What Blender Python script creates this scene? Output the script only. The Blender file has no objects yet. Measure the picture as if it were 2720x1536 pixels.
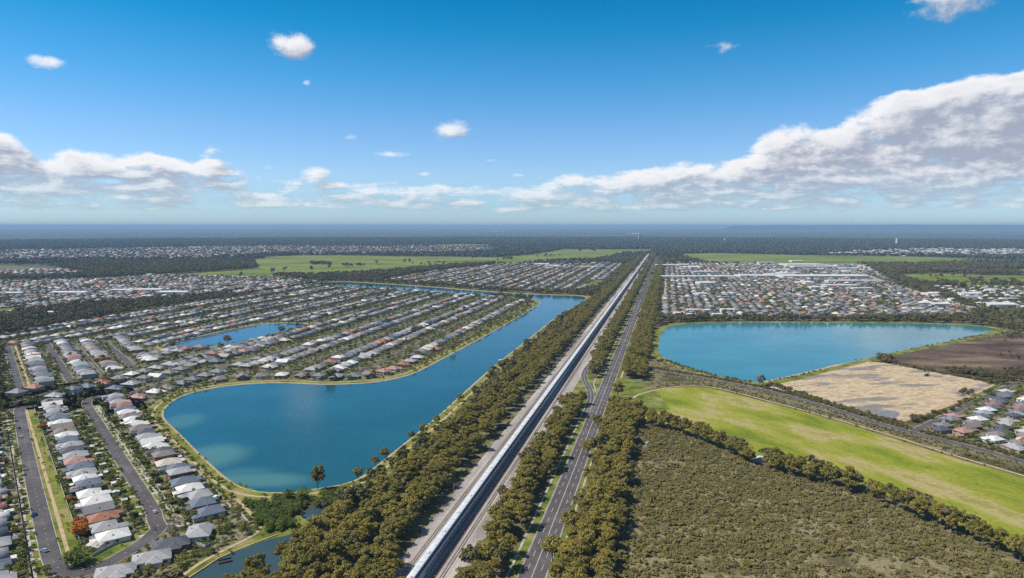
import bpy, bmesh, math, random
import numpy as np
from mathutils import Vector, Matrix
from mathutils.geometry import tessellate_polygon
R = math.radians
random.seed(7); rng = np.random.default_rng(7)
sc = bpy.context.scene
col = sc.collection

# ------------------------------------------------------------------ camera
F = 1813.0; CAMH = 170.0
PITCH = math.atan((768 - 600) / F)
HEAD = math.atan(419 / math.hypot(1813, 168))       # heading of the railway
cam_d = bpy.data.cameras.new('camera'); cam = bpy.data.objects.new('camera', cam_d); col.objects.link(cam)
cam.location = (0, 0, CAMH); cam.rotation_euler = (math.pi / 2 - PITCH, 0, 0)
cam_d.sensor_width = 36; cam_d.lens = 36 * F / 2720
cam_d.clip_start = 1; cam_d.clip_end = 400000
sc.camera = cam

# ------------------------------------------------------------------ light
SUN_EL = 54.0; SUN_AZ = 183.0                        # direction towards the sun, degrees from +X (counter-clockwise)
sd = Vector((math.cos(R(SUN_EL)) * math.cos(R(SUN_AZ)), math.cos(R(SUN_EL)) * math.sin(R(SUN_AZ)), math.sin(R(SUN_EL))))
ld = bpy.data.lights.new('sun', 'SUN'); ld.energy = 4.6; ld.angle = R(0.5); ld.color = (1.0, 0.94, 0.84)
lo = bpy.data.objects.new('sun', ld); col.objects.link(lo)
lo.rotation_euler = sd.to_track_quat('Z', 'Y').to_euler()
sc.view_settings.view_transform = 'Standard'; sc.view_settings.look = 'None'
sc.cycles.use_denoising = False
sc.view_settings.exposure = 0.36; sc.view_settings.gamma = 1.0

# ------------------------------------------------------------------ node helper
class NT:
    def __init__(s, tree): s.t = tree; s.n = tree.nodes; s.l = tree.links
    def add(s, typ, ins=None, **kw):
        nd = s.n.new(typ)
        for k, v in kw.items(): setattr(nd, k, v)
        for k, v in (ins or {}).items(): s.put(nd.inputs[k], v)
        return nd
    def put(s, sock, v):
        if isinstance(v, bpy.types.NodeSocket): s.l.new(v, sock)
        elif v is not None: sock.default_value = v
    def m(s, op, a, b=None, c=None, clamp=False):
        nd = s.n.new('ShaderNodeMath'); nd.operation = op; nd.use_clamp = clamp
        s.put(nd.inputs[0], a)
        if b is not None: s.put(nd.inputs[1], b)
        if c is not None: s.put(nd.inputs[2], c)
        return nd.outputs[0]
    def vm(s, op, a, b=None):
        nd = s.n.new('ShaderNodeVectorMath'); nd.operation = op
        s.put(nd.inputs[0], a)
        if b is not None: s.put(nd.inputs[1], b)
        return nd.outputs[0]
    def noise(s, vec, scale, detail=3, rough=0.55, dim='3D'):
        nd = s.add('ShaderNodeTexNoise', {'Scale': scale, 'Detail': detail, 'Roughness': rough}, noise_dimensions=dim)
        s.l.new(vec, nd.inputs['Vector']); return nd.outputs[0]
    def smooth(s, v, a, b, to0=0.0, to1=1.0):
        nd = s.add('ShaderNodeMapRange', {'From Min': a, 'From Max': b, 'To Min': to0, 'To Max': to1}, interpolation_type='SMOOTHSTEP')
        s.put(nd.inputs['Value'], v); return nd.outputs[0]
    def mix(s, f, a, b, typ='MIX'):
        nd = s.add('ShaderNodeMix', None, data_type='RGBA', blend_type=typ)
        s.put(nd.inputs[0], f)
        for sock, v in ((nd.inputs[6], a), (nd.inputs[7], b)):
            if isinstance(v, tuple) and len(v) == 3: v = v + (1,)
            s.put(sock, v)
        return nd.outputs[2]
    def ramp(s, f, stops, interp='LINEAR'):
        nd = s.n.new('ShaderNodeValToRGB'); cr = nd.color_ramp; cr.interpolation = interp
        while len(cr.elements) > 1: cr.elements.remove(cr.elements[-1])
        cr.elements[0].position = stops[0][0]; cr.elements[0].color = tuple(stops[0][1]) + (1,)
        for p, c in stops[1:]:
            e = cr.elements.new(p); e.color = tuple(c) + (1,)
        s.put(nd.inputs[0], f); return nd.outputs[0]

# ------------------------------------------------------------------ world: sky and clouds
w = bpy.data.worlds.new('World'); sc.world = w; w.use_nodes = True
nt = NT(w.node_tree); w.node_tree.nodes.clear()
sky = nt.add('ShaderNodeTexSky', None, sky_type='NISHITA', sun_disc=False, sun_elevation=R(SUN_EL),
             sun_rotation=R(90 - SUN_AZ), altitude=200, air_density=1.0, dust_density=0.4, ozone_density=2.6)
SKYK = 0.105
tc = nt.add('ShaderNodeTexCoord')
sep = nt.add('ShaderNodeSeparateXYZ'); nt.l.new(tc.outputs['Generated'], sep.inputs[0])
X, Y, Z = sep.outputs
AZ = nt.m('ARCTAN2', X, Y); EL = nt.m('ARCSINE', Z)
A = lambda px: math.atan2((px - 1360) / F, math.cos(PITCH))            # azimuth of a column, elevation of a row (photo frame)
E_ = lambda py, px=1360: math.atan((600 - py) / F / math.hypot(1, (px - 1360) / F))
grp = bpy.data.node_groups.new('cloud_field', 'ShaderNodeTree')
grp.interface.new_socket('az', in_out='INPUT', socket_type='NodeSocketFloat')
grp.interface.new_socket('el', in_out='INPUT', socket_type='NodeSocketFloat')
grp.interface.new_socket('density', in_out='OUTPUT', socket_type='NodeSocketFloat')
g = NT(grp); gi = g.add('NodeGroupInput'); go = g.add('NodeGroupOutput')
az, el = gi.outputs['az'], gi.outputs['el']
elc = g.m('MAXIMUM', el, 0.0)
tt = g.m('DIVIDE', 1.0, g.m('ADD', elc, 0.055))
nv = g.add('ShaderNodeCombineXYZ', {'X': g.m('MULTIPLY', az, 8.0), 'Y': g.m('MULTIPLY', g.m('LOGARITHM', g.m('ADD', elc, 0.03), math.e), 2.6), 'Z': 0.0}).outputs[0]
n1 = g.noise(nv, 2.0, 10, 0.58)
nv2 = g.add('ShaderNodeCombineXYZ', {'X': az, 'Y': g.m('MULTIPLY', el, 1.5), 'Z': 3.7}).outputs[0]
n2 = g.noise(nv2, 20.0, 9, 0.64)
nb = g.m('ADD', g.m('MULTIPLY', n1, 0.55), g.m('MULTIPLY', n2, 0.45))
# top edge of the two cloud banks as a curve over azimuth
top_pts = [(-900, 250), (-300, 285), (0, 318), (60, 350), (130, 382), (200, 372), (300, 402), (400, 392), (470, 388), (520, 415), (560, 398), (620, 420), (680, 452), (760, 470), (860, 468),
           (1000, 492), (1200, 497), (1350, 480), (1470, 458), (1600, 436), (1720, 424), (1900, 414), (1960, 388), (2060, 345), (2150, 298), (2300, 262), (2400, 238), (2460, 205), (2540, 178), (2720, 170), (3300, 130)]
fc = g.add('ShaderNodeFloatCurve'); cv = fc.mapping.curves[0]
amin, amax = A(-900), A(3300)
pp = [((A(x) - amin) / (amax - amin), E_(y, x) / 0.4) for x, y in top_pts]
cv.points[0].location = pp[0]; cv.points[1].location = pp[-1]
for q in pp[1:-1]: cv.points.new(*q)
for q in cv.points: q.handle_type = 'VECTOR'
fc.mapping.update()
g.put(fc.inputs['Value'], g.m('DIVIDE', g.m('SUBTRACT', az, amin), amax - amin, clamp=True))
top = g.m('MULTIPLY', fc.outputs[0], 0.4)
nv3 = g.add('ShaderNodeCombineXYZ', {'X': az, 'Y': g.m('MULTIPLY', el, 1.2), 'Z': 9.1}).outputs[0]
top = g.m('ADD', top, g.m('MULTIPLY', g.m('SUBTRACT', g.noise(nv3, 9.0, 2, .5), .62), g.m('MULTIPLY', top, .55)))
# inside the bank: 1 below the top edge, thinning towards the horizon
inb = g.m('SUBTRACT', top, el)
bank = g.smooth(inb, -0.016, 0.020)
# fraction of the way down from the bank's top
low = g.smooth(el, 0.022, 0.075)
thick = g.m('MULTIPLY', g.smooth(el, 0.026, 0.085), 0.17)
cover = g.m('MULTIPLY', bank, g.m('ADD', 0.74, thick))
fade = g.smooth(el, 0.004, 0.03)
cover = g.m('MULTIPLY', cover, fade)
# right bank and left bank are denser than the scattered middle
side = g.m('ADD', g.smooth(az, A(1250), A(1900)), g.smooth(az, A(700), A(200)), clamp=True)
cover = g.m('MULTIPLY', cover, g.m('ADD', 0.93, g.m('MULTIPLY', side, 0.15)))
lowb = g.m('MULTIPLY', g.m('MULTIPLY', g.smooth(el, 0.010, 0.026), g.smooth(el, 0.078, 0.052)), g.smooth(az, A(430), A(760)))
cover = g.m('MAXIMUM', cover, g.m('MULTIPLY', lowb, g.m('ADD', 0.70, g.m('MULTIPLY', g.smooth(az, A(1300), A(1700)), 0.10))))
# isolated clouds: (x, y, half width, half height, strength)
iso = [(785, 145, 52, 30, 1.0), (155, 178, 52, 17, .88), (1910, 137, 48, 18, .85), (1212, 350, 62, 22, .9), (2500, 42, 130, 30, .8), (2480, 10, 120, 26, .8), (830, 230, 13, 10, .66),
       (945, 368, 22, 9, .72), (1045, 414, 62, 10, .74), (935, 458, 36, 7, .72), (1130, 462, 20, 8, .74), (30, 291, 14, 7, .66),
       (1710, 358, 20, 5, .62), (475, 378, 22, 8, .72), (568, 408, 34, 18, .85), (730, 440, 26, 15, .78), (845, 466, 42, 20, .9), (1375, 467, 22, 6, .7), (1310, 430, 26, 5, .64)]
acc = None
for x, y, hw, hh, st in iso:
    ca = A(x); ce = E_(y, x); k = F * math.hypot(1, (x - 1360) / F)
    ea = (A(x + hw) - A(x - hw)) / 2 * 1.3; ee = hh / k * 1.35
    dx = g.m('DIVIDE', g.m('SUBTRACT', az, ca), ea); dy = g.m('DIVIDE', g.m('SUBTRACT', el, ce), ee)
    r2 = g.m('ADD', g.m('MULTIPLY', dx, dx), g.m('MULTIPLY', dy, dy))
    v = g.m('MULTIPLY', g.m('EXPONENT', g.m('MULTIPLY', r2, -0.6)), st)
    acc = v if acc is None else g.m('MAXIMUM', acc, v)
cover = g.m('MAXIMUM', cover, g.m('MULTIPLY', acc, 0.84))
dens = g.m('SUBTRACT', g.m('ADD', cover, g.m('MULTIPLY', g.m('SUBTRACT', nb, 0.5), g.m('ADD', 1.7, g.m('MULTIPLY', bank, 0.9)))), 0.5)
g.l.new(dens, go.inputs['density'])
def field(da, de):
    nd = nt.n.new('ShaderNodeGroup'); nd.node_tree = grp
    nt.put(nd.inputs['az'], nt.m('ADD', AZ, da)); nt.put(nd.inputs['el'], nt.m('ADD', EL, de)); return nd.outputs[0]
d0 = field(0, 0); d1 = field(-0.006, 0.007); d2 = field(-0.014, 0.020)
alpha = nt.smooth(d0, -0.02, 0.36)
lit = nt.m('SUBTRACT', d0, nt.m('ADD', nt.m('MULTIPLY', d1, 0.55), nt.m('MULTIPLY', d2, 0.45)))
shade = nt.m('MULTIPLY', nt.smooth(lit, -0.16, 0.36), nt.smooth(d0, 1.0, 0.15, .55, 1.0))
K = 1 / SKYK
ccol = nt.mix(shade, (0.30 * K, 0.325 * K, 0.40 * K), (0.80 * K, 0.785 * K, 0.78 * K))
hz = nt.smooth(EL, 0.085, 0.012)
# sky colour: Nishita, tinted deeper with height; unseen sky above frame neutral for fill
tint = nt.ramp(nt.m('DIVIDE', nt.m('MAXIMUM', EL, 0.0), 1.0), [(0.0, (0.78, 1.06, 1.55)), (0.03, (0.76, 1.06, 1.50)), (0.07, (0.86, 1.10, 1.45)), (0.13, (0.70, 1.04, 1.38)), (0.20, (0.34, .98, 1.32)), (0.27, (0.08, .88, 1.20)), (0.34, (0.0, .74, 1.08)), (0.37, (0.0, .72, 1.04)), (0.46, (.86, .93, .96))])
skyc = nt.mix(1.0, nt.mix(1.0, sky.outputs[0], tint, 'MULTIPLY'), (.78, .78, .78), 'MULTIPLY')
ccol = nt.mix(nt.m('MULTIPLY', hz, 0.50), ccol, nt.mix(1.0, skyc, (1.05, 1.03, 1.0), 'MULTIPLY'))
final = nt.mix(nt.m('MULTIPLY', alpha, 0.93), skyc, ccol)
bg = nt.add('ShaderNodeBackground', {'Color': final, 'Strength': SKYK})
wo = nt.add('ShaderNodeOutputWorld'); nt.l.new(bg.outputs[0], wo.inputs[0])
w.cycles.sampling_method = 'MANUAL'; w.cycles.sample_map_resolution = 512

# ------------------------------------------------------------------ where things stand
ct, st_ = math.cos(PITCH), math.sin(PITCH)
def G(px, py):
    """ground point seen at a point of the 2720 x 1536 photograph"""
    a = (px - 1360) / F; b = (py - 768) / F
    dz = -st_ - b * ct; t = -CAMH / dz
    return (a * t, (ct - b * st_) * t)
sh, ch = math.sin(HEAD), math.cos(HEAD)
def UV(u, v): return (u * sh + v * ch, u * ch - v * sh)      # u along the railway, v to its right
def toUV(x, y): return (x * sh + y * ch, x * ch - y * sh)
def SO(s, o): return UV(.627 * s + .779 * o, -.779 * s + .627 * o)   # s along the near streets, o across them
def c1(x, y): return G(x / 2.933, 1040 + y / 2.933)
def PX(x, y, z=0):
    d = z - CAMH; yc = y * ct - d * st_; dn = -y * st_ - d * ct
    return 1360 + F * x / yc, 768 + F * dn / yc
def inview(x, y, mg=160):
    x = np.asarray(x); y = np.asarray(y)
    yc = np.maximum(y * ct + CAMH * st_, 1); px = 1360 + F * x / yc; py = 768 + F * (-y * st_ + CAMH * ct) / yc
    return (px > -mg) & (px < 2720 + mg) & (py < 1536 + mg) & (y > 0)
def chaikin(p, n=2, closed=True):
    p = [tuple(q) for q in p]
    for _ in range(n):
        q = [] if closed else [p[0]]
        for i in range(len(p) if closed else len(p) - 1):
            a, b = p[i], p[(i + 1) % len(p)]
            q += [(a[0] * .75 + b[0] * .25, a[1] * .75 + b[1] * .25), (a[0] * .25 + b[0] * .75, a[1] * .25 + b[1] * .75)]
        if not closed: q.append(p[-1])
        p = q
    return p
def offset(p, d, closed=True):
    n = len(p); P_ = np.array(p); ar = 0.5 * np.sum(P_[:, 0] * np.roll(P_[:, 1], -1) - np.roll(P_[:, 0], -1) * P_[:, 1])
    sg = 1 if (ar > 0 or not closed) else -1; out = []
    for i in range(n):
        if closed: a, b = P_[i - 1], P_[(i + 1) % n]
        else: a, b = P_[max(i - 1, 0)], P_[min(i + 1, n - 1)]
        t = b - a; L = math.hypot(*t) or 1
        out.append((P_[i][0] + sg * t[1] / L * d, P_[i][1] - sg * t[0] / L * d))
    return out
def pip(poly, x, y):
    inside = np.zeros(x.shape, bool); n = len(poly)
    for i in range(n):
        x1, y1 = poly[i]; x2, y2 = poly[(i + 1) % n]
        if y1 == y2: continue
        c = ((y1 > y) != (y2 > y)) & (x < (x2 - x1) * (y - y1) / (y2 - y1) + x1)
        inside ^= c
    return inside

# ------------------------------------------------------------------ tagging
def tag(o, label=None, cat=None, group=None, kind=None):
    if label: o['label'] = label
    if cat: o['category'] = cat
    if group: o['group'] = group
    if kind: o['kind'] = kind
    return o
def link(name, me, mats=(), parent=None):
    o = bpy.data.objects.new(name, me); col.objects.link(o)
    for m_ in mats: me.materials.append(m_)
    if parent: o.parent = parent
    return o
def empty(name, loc=(0, 0, 0), rz=0):
    o = bpy.data.objects.new(name, None); col.objects.link(o); o.location = loc; o.rotation_euler = (0, 0, rz); o.empty_display_size = .1; return o
def npmesh(name, V, Fc, mi=None, smooth=False):
    """V (n,3); Fc (m,4) quads with -1 for triangles"""
    V = np.asarray(V, np.float32); Fc = np.asarray(Fc, np.int32)
    me = bpy.data.meshes.new(name); me.vertices.add(len(V)); me.vertices.foreach_set('co', V.ravel())
    cnt = np.where(Fc[:, 3] < 0, 3, 4).astype(np.int32); idx = Fc[Fc >= 0]
    me.loops.add(int(cnt.sum())); me.loops.foreach_set('vertex_index', idx)
    me.polygons.add(len(Fc)); me.polygons.foreach_set('loop_start', np.concatenate([[0], np.cumsum(cnt)[:-1]]).astype(np.int32)); me.polygons.foreach_set('loop_total', cnt)
    if mi is not None: me.polygons.foreach_set('material_index', np.asarray(mi, np.int32))
    me.update(calc_edges=True); me.validate()
    if smooth: me.polygons.foreach_set('use_smooth', [True] * len(Fc))
    return me
class MB:
    def __init__(s): s.v = []; s.f = []; s.mi = []
    def face(s, pts, mi=0):
        n = len(s.v); s.v += [tuple(p) for p in pts]; s.f.append(tuple(range(n, n + len(pts)))); s.mi.append(mi)
    def box(s, x0, x1, y0, y1, z0, z1, mi=0, bottom=True):
        n = len(s.v); s.v += [(x0, y0, z0), (x1, y0, z0), (x1, y1, z0), (x0, y1, z0), (x0, y0, z1), (x1, y0, z1), (x1, y1, z1), (x0, y1, z1)]
        fs = [(4, 5, 6, 7), (0, 1, 5, 4), (1, 2, 6, 5), (2, 3, 7, 6), (3, 0, 4, 7)] + ([(3, 2, 1, 0)] if bottom else [])
        s.f += [tuple(n + i for i in q) for q in fs]; s.mi += [mi] * len(fs)
    def tube(s, a, b, r0, r1, k=6, mi=0):
        a = Vector(a); b = Vector(b); d = (b - a).normalized(); u = d.orthogonal().normalized(); v = d.cross(u); n = len(s.v)
        for p, r in ((a, r0), (b, r1)):
            for i in range(k):
                q = p + (u * math.cos(i * 2 * math.pi / k) + v * math.sin(i * 2 * math.pi / k)) * r; s.v.append(tuple(q))
        for i in range(k): s.f.append((n + i, n + (i + 1) % k, n + k + (i + 1) % k, n + k + i)); s.mi.append(mi)
        s.f.append(tuple(n + k + i for i in range(k))); s.mi.append(mi)
    def mesh(s, name):
        me = bpy.data.meshes.new(name); me.from_pydata(s.v, [], s.f)
        me.polygons.foreach_set('material_index', s.mi); me.update(); return me
    def build(s, name, mats, parent=None):
        return link(name, s.mesh(name), mats if isinstance(mats, (list, tuple)) else [mats], parent)

# ------------------------------------------------------------------ materials
def newmat(name, rough=0.9, spec=0.2):
    m_ = bpy.data.materials.new(name); m_.use_nodes = True; t = NT(m_.node_tree)
    b = m_.node_tree.nodes['Principled BSDF']; b.inputs['Roughness'].default_value = rough; b.inputs['Specular IOR Level'].default_value = spec
    return m_, t, b
def wpos(t, sx=1, sy=1, rot=0):
    gq = t.add('ShaderNodeNewGeometry')
    mp = t.add('ShaderNodeMapping'); t.l.new(gq.outputs['Position'], mp.inputs['Vector'])
    if rot:
        mp.inputs['Rotation'].default_value = (0, 0, rot)
        m2 = t.add('ShaderNodeMapping'); t.l.new(mp.outputs[0], m2.inputs['Vector']); m2.inputs['Scale'].default_value = (sx, sy, 1); return m2.outputs[0]
    mp.inputs['Scale'].default_value = (sx, sy, 1); return mp.outputs[0]
def flat(name, c, rough=0.85, spec=0.3, var=0.12, scale=1.5, metal=0):
    m_, t, b = newmat(name, rough, spec)
    n = t.noise(wpos(t), scale, 4, .6)
    t.put(b.inputs['Base Color'], t.mix(t.smooth(n, .25, .75), tuple(q * (1 - var) for q in c), tuple(min(1, q * (1 + var)) for q in c)))
    b.inputs['Metallic'].default_value = metal
    return m_
def layered(name, stops, scale, detail=6, fine=None, sx=1, sy=1, rot=0, rough=1.0, fine_scale=.5, fine_amt=.35):
    m_, t, b = newmat(name, rough, .1); p = wpos(t, sx, sy, rot)
    c = t.ramp(t.m('ADD', t.m('MULTIPLY', t.m('SUBTRACT', t.noise(p, scale, detail, .62), .5), 1.9), .5), stops)
    f = t.noise(wpos(t), fine_scale, 5, .7)
    c = t.mix(fine_amt, c, t.mix(1.0, c, t.ramp(f, [(.3, (.35, .35, .35)), (.7, (1.5, 1.5, 1.5))]), 'MULTIPLY'))
    t.put(b.inputs['Base Color'], c); return m_, t, b, c
MAT = {}
def stops(*a): return list(a)
# terrain: bush floor near by, mottled forest far away, cloud shadow bands painted in
m_, t, b = newmat('terrain', 1, .05)
p = wpos(t)
near = t.ramp(t.noise(p, .02, 6, .65), [(.3, (.045, .040, .018)), (.45, (.085, .072, .032)), (.55, (.15, .125, .065)), (.7, (.08, .085, .025))])
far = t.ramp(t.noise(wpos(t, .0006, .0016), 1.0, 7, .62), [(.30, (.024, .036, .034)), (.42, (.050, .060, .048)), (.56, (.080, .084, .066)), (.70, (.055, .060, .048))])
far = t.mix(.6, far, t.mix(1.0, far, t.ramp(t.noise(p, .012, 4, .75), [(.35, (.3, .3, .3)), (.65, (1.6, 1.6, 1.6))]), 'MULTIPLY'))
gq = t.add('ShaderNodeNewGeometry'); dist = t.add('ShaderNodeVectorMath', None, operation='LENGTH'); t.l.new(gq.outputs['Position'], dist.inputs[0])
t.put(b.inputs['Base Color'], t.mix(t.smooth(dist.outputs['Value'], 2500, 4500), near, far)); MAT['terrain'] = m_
MAT['garden'] = layered('garden ground', [(.28, (.035, .038, .014)), (.40, (.07, .080, .024)), (.50, (.125, .130, .042)), (.60, (.22, .19, .145)), (.72, (.13, .12, .055))], .09, 6, fine_scale=.9, fine_amt=.6)[0]
MAT['meadow'] = layered('meadow grass', [(.25, (.12, .155, .014)), (.38, (.170, .198, .018)), (.48, (.21, .222, .026)), (.57, (.25, .24, .05)), (.66, (.32, .265, .125)), (.76, (.23, .21, .05))], .012, 10, sx=1, sy=2.1, rot=R(61), fine_scale=.35, fine_amt=.38)[0]
MAT['far_meadow'] = layered('far meadow grass', [(.3, (.09, .125, .022)), (.5, (.135, .17, .03)), (.65, (.175, .19, .045)), (.8, (.20, .19, .06))], .003, 7, sx=1, sy=2.0, fine_scale=.06, fine_amt=.4)[0]
MAT['verge'] = layered('verge grass', [(.25, (.06, .085, .014)), (.48, (.12, .15, .024)), (.66, (.19, .19, .055)), (.8, (.25, .22, .11))], .06, 6, fine_scale=.7, fine_amt=.5)[0]
MAT['bank'] = layered('bank grass', [(.3, (.075, .105, .014)), (.5, (.15, .17, .03)), (.7, (.235, .20, .07))], .05, 6, fine_scale=.6, fine_amt=.5)[0]
MAT['drygrass'] = layered('dry grass', [(.25, (.05, .05, .02)), (.42, (.11, .10, .045)), (.55, (.19, .16, .09)), (.66, (.09, .10, .03)), (.8, (.25, .22, .15))], .03, 8, fine_scale=.5, fine_amt=.6)[0]
MAT['sand'] = layered('sand', [(.3, (.33, .235, .14)), (.6, (.44, .33, .21)), (.75, (.30, .235, .13))], .15, 5, fine_scale=1.0)[0]
MAT['bare'] = layered('bare earth', [(.28, (.19, .17, .155)), (.41, (.24, .21, .18)), (.46, (.37, .29, .19)), (.55, (.47, .37, .24)), (.64, (.33, .25, .16)), (.70, (.46, .36, .235)), (.85, (.40, .32, .22))], .014, 12, sx=1, sy=2.6, rot=R(-12), fine_scale=.22, fine_amt=.55)[0]
MAT['brown'] = layered('ploughed soil', [(.28, (.055, .037, .027)), (.45, (.088, .060, .043)), (.58, (.12, .084, .058)), (.72, (.18, .128, .085))], .010, 9, sx=1, sy=2.5, rot=R(8), fine_scale=.15, fine_amt=.55)[0]
MAT['ballast'] = layered('ballast', [(.3, (.22, .196, .182)), (.5, (.32, .29, .272)), (.7, (.41, .37, .345))], .05, 8, sx=1, sy=.12, rot=HEAD, fine_scale=1.4, fine_amt=.75)[0]
MAT['trackbed'] = layered('track bed', [(.3, (.27, .23, .21)), (.5, (.36, .31, .275)), (.7, (.42, .37, .33))], .06, 6, sx=1, sy=.12, rot=HEAD, fine_scale=1.2, fine_amt=.5)[0]
MAT['asphalt'] = layered('asphalt', [(.3, (.075, .068, .070)), (.55, (.092, .084, .086)), (.75, (.12, .11, .11))], .05, 6, fine_scale=.8, fine_amt=.3, rough=.9)[0]
MAT['concrete'] = layered('concrete', [(.3, (.30, .27, .24)), (.7, (.42, .385, .35))], .2, 5)[0]
MAT['paint'] = flat('road paint', (.70, .70, .68), .7)
MAT['scrubfloor'] = layered('scrub floor', [(.25, (.085, .078, .036)), (.45, (.15, .13, .065)), (.6, (.23, .19, .11)), (.75, (.13, .125, .045))], .05, 8, fine_scale=.7, fine_amt=.7)[0]
def water_mat(name, deep, shallow_spots=(), shallow=(.10, .22, .18), rough=.10):
    m_, t, b = newmat(name, rough, .5); p = wpos(t)
    n = t.noise(wpos(t, 1, 1.6), .008, 5, .6)
    c = t.mix(t.smooth(n, .35, .7), deep, tuple(q * 1.25 for q in deep))
    if shallow_spots:
        dn = t.noise(p, .03, 4); acc = None
        for (x, y), rx, ry, k in shallow_spots:
            sx_ = t.add('ShaderNodeSeparateXYZ'); t.l.new(p, sx_.inputs[0])
            dx = t.m('DIVIDE', t.m('SUBTRACT', sx_.outputs[0], x), rx); dy = t.m('DIVIDE', t.m('SUBTRACT', sx_.outputs[1], y), ry)
            r = t.m('SQRT', t.m('ADD', t.m('MULTIPLY', dx, dx), t.m('MULTIPLY', dy, dy)))
            v = t.m('MULTIPLY', t.smooth(t.m('ADD', r, t.m('MULTIPLY', dn, .3)), 1.3, .55), k)
            acc = v if acc is None else t.m('MAXIMUM', acc, v)
        c = t.mix(acc, c, shallow)
    t.put(b.inputs['Base Color'], c); b.inputs['IOR'].default_value = 1.33
    bp = t.add('ShaderNodeBump', {'Strength': .16, 'Distance': .25}); t.l.new(t.noise(wpos(t, 1, 1.4), .45, 6, .7), bp.inputs['Height']); t.l.new(bp.outputs[0], b.inputs['Normal'])
    return m_
MAT['water'] = water_mat('lake water', (.012, .070, .096), [(G(560, 1215), 30, 34, .55), (G(680, 1275), 42, 16, .5), (G(480, 1120), 22, 30, .35), (G(640, 1265), 30, 20, .3)])
MAT['water2'] = water_mat('reservoir water', (.040, .160, .190))
MAT['water3'] = water_mat('pond water', (.004, .07, .13))
MAT['creek'] = water_mat('creek water', (.030, .058, .065), rough=.14)
MAT['puddle'] = water_mat('puddle', (.16, .15, .145), rough=.3)

# ------------------------------------------------------------------ zone raster for planting
ZX0, ZY0, ZR = -1900., 200., 2.5; ZNX, ZNY = 1960, 1400
ZA = np.zeros((ZNY, ZNX), np.uint8)
FX0, FY0, FR = -12000., 3000., 25.; FNX, FNY = 1100, 520
ZF = np.zeros((FNY, FNX), np.uint8)
def raster(poly, code):
    for Zm, x0, y0, r in ((ZA, ZX0, ZY0, ZR), (ZF, FX0, FY0, FR)):
        xs = [q[0] for q in poly]; ys = [q[1] for q in poly]
        i0 = max(0, int((min(xs) - x0) / r)); i1 = min(Zm.shape[1], int((max(xs) - x0) / r) + 2); j0 = max(0, int((min(ys) - y0) / r)); j1 = min(Zm.shape[0], int((max(ys) - y0) / r) + 2)
        if i1 <= i0 or j1 <= j0: continue
        gx, gy = np.meshgrid(x0 + (np.arange(i0, i1) + .5) * r, y0 + (np.arange(j0, j1) + .5) * r)
        m = pip(poly, gx, gy); Zm[j0:j1, i0:i1][m] = code
def zone(x, y):
    x = np.asarray(x, float); y = np.asarray(y, float)
    i = ((x - ZX0) / ZR).astype(int); j = ((y - ZY0) / ZR).astype(int); ok = (i >= 0) & (i < ZNX) & (j >= 0) & (j < ZNY)
    fi = np.clip(((x - FX0) / FR).astype(int), 0, FNX - 1); fj = np.clip(((y - FY0) / FR).astype(int), 0, FNY - 1)
    fin = (x >= FX0) & (y >= FY0) & (x < FX0 + FNX * FR) & (y < FY0 + FNY * FR)
    out = np.where(fin, ZF[fj, fi], 99)
    return np.where(ok, ZA[np.clip(j, 0, ZNY - 1), np.clip(i, 0, ZNX - 1)], out)
WOOD, SUB, MEAD, WATER, CLEAR, HOUSE, SCRUB, BELT, DRY, OPEN = 0, 1, 2, 3, 4, 5, 6, 8, 9, 10

# ------------------------------------------------------------------ ground sheets
def sheet(name, poly, z, mat, code=None, kind='structure'):
    tri = tessellate_polygon([[Vector((x, y, 0)) for x, y in poly]])
    V = [(x, y, z) for x, y in poly]; fs = []
    for a, b_, c in tri:
        (x1, y1), (x2, y2), (x3, y3) = poly[a], poly[b_], poly[c]
        fs.append((a, b_, c) if (x2 - x1) * (y3 - y1) - (x3 - x1) * (y2 - y1) > 0 else (a, c, b_))
    me = bpy.data.meshes.new(name); me.from_pydata(V, [], fs); me.update()
    o = link(name, me, [mat]); tag(o, kind=kind)
    if code is not None: raster(poly, code)
    return o
def ribbon_faces(mb, line, w0, w1, z, closed=False, zb=None, mi=0):
    a = offset(line, w0, closed); b_ = offset(line, w1, closed); n = len(line)
    for i in range(n if closed else n - 1):
        j = (i + 1) % n
        pts = [(*a[i], z), (*b_[i], z if zb is None else zb), (*b_[j], z if zb is None else zb), (*a[j], z)]
        (x1, y1), (x2, y2), (x3, y3) = [q[:2] for q in pts[:3]]
        if (x2 - x1) * (y3 - y1) - (x3 - x1) * (y2 - y1) < 0: pts = pts[::-1]
        mb.face(pts, mi)
def ribbon(name, line, width, z, mat, code=None, closed=False, mg=0):
    mb = MB(); ribbon_faces(mb, line, -width / 2, width / 2, z, closed); o = mb.build(name, mat); tag(o, kind='structure')
    if code is not None:
        for i in range(len(line) - (0 if closed else 1)):
            seg = [line[i], line[(i + 1) % len(line)]]; a = offset(seg, -width / 2 - mg, False); b_ = offset(seg, width / 2 + mg, False)
            raster(a + b_[::-1], code)
    return o
# the ground: one sheet to the horizon
mb = MB(); rings = [0, 400, 1000, 2500, 6000, 15000, 40000, 130000]; K_ = 96
for a, b_ in zip(rings, rings[1:]):
    for i in range(K_):
        t0, t1 = i * 2 * math.pi / K_, (i + 1) * 2 * math.pi / K_
        q = [(a * math.cos(t0), a * math.sin(t0), 0), (b_ * math.cos(t0), b_ * math.sin(t0), 0), (b_ * math.cos(t1), b_ * math.sin(t1), 0), (a * math.cos(t1), a * math.sin(t1), 0)]
        mb.face(q if a else q[1:3] + q[:1])
tag(mb.build('ground', MAT['terrain']), kind='structure')
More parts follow.
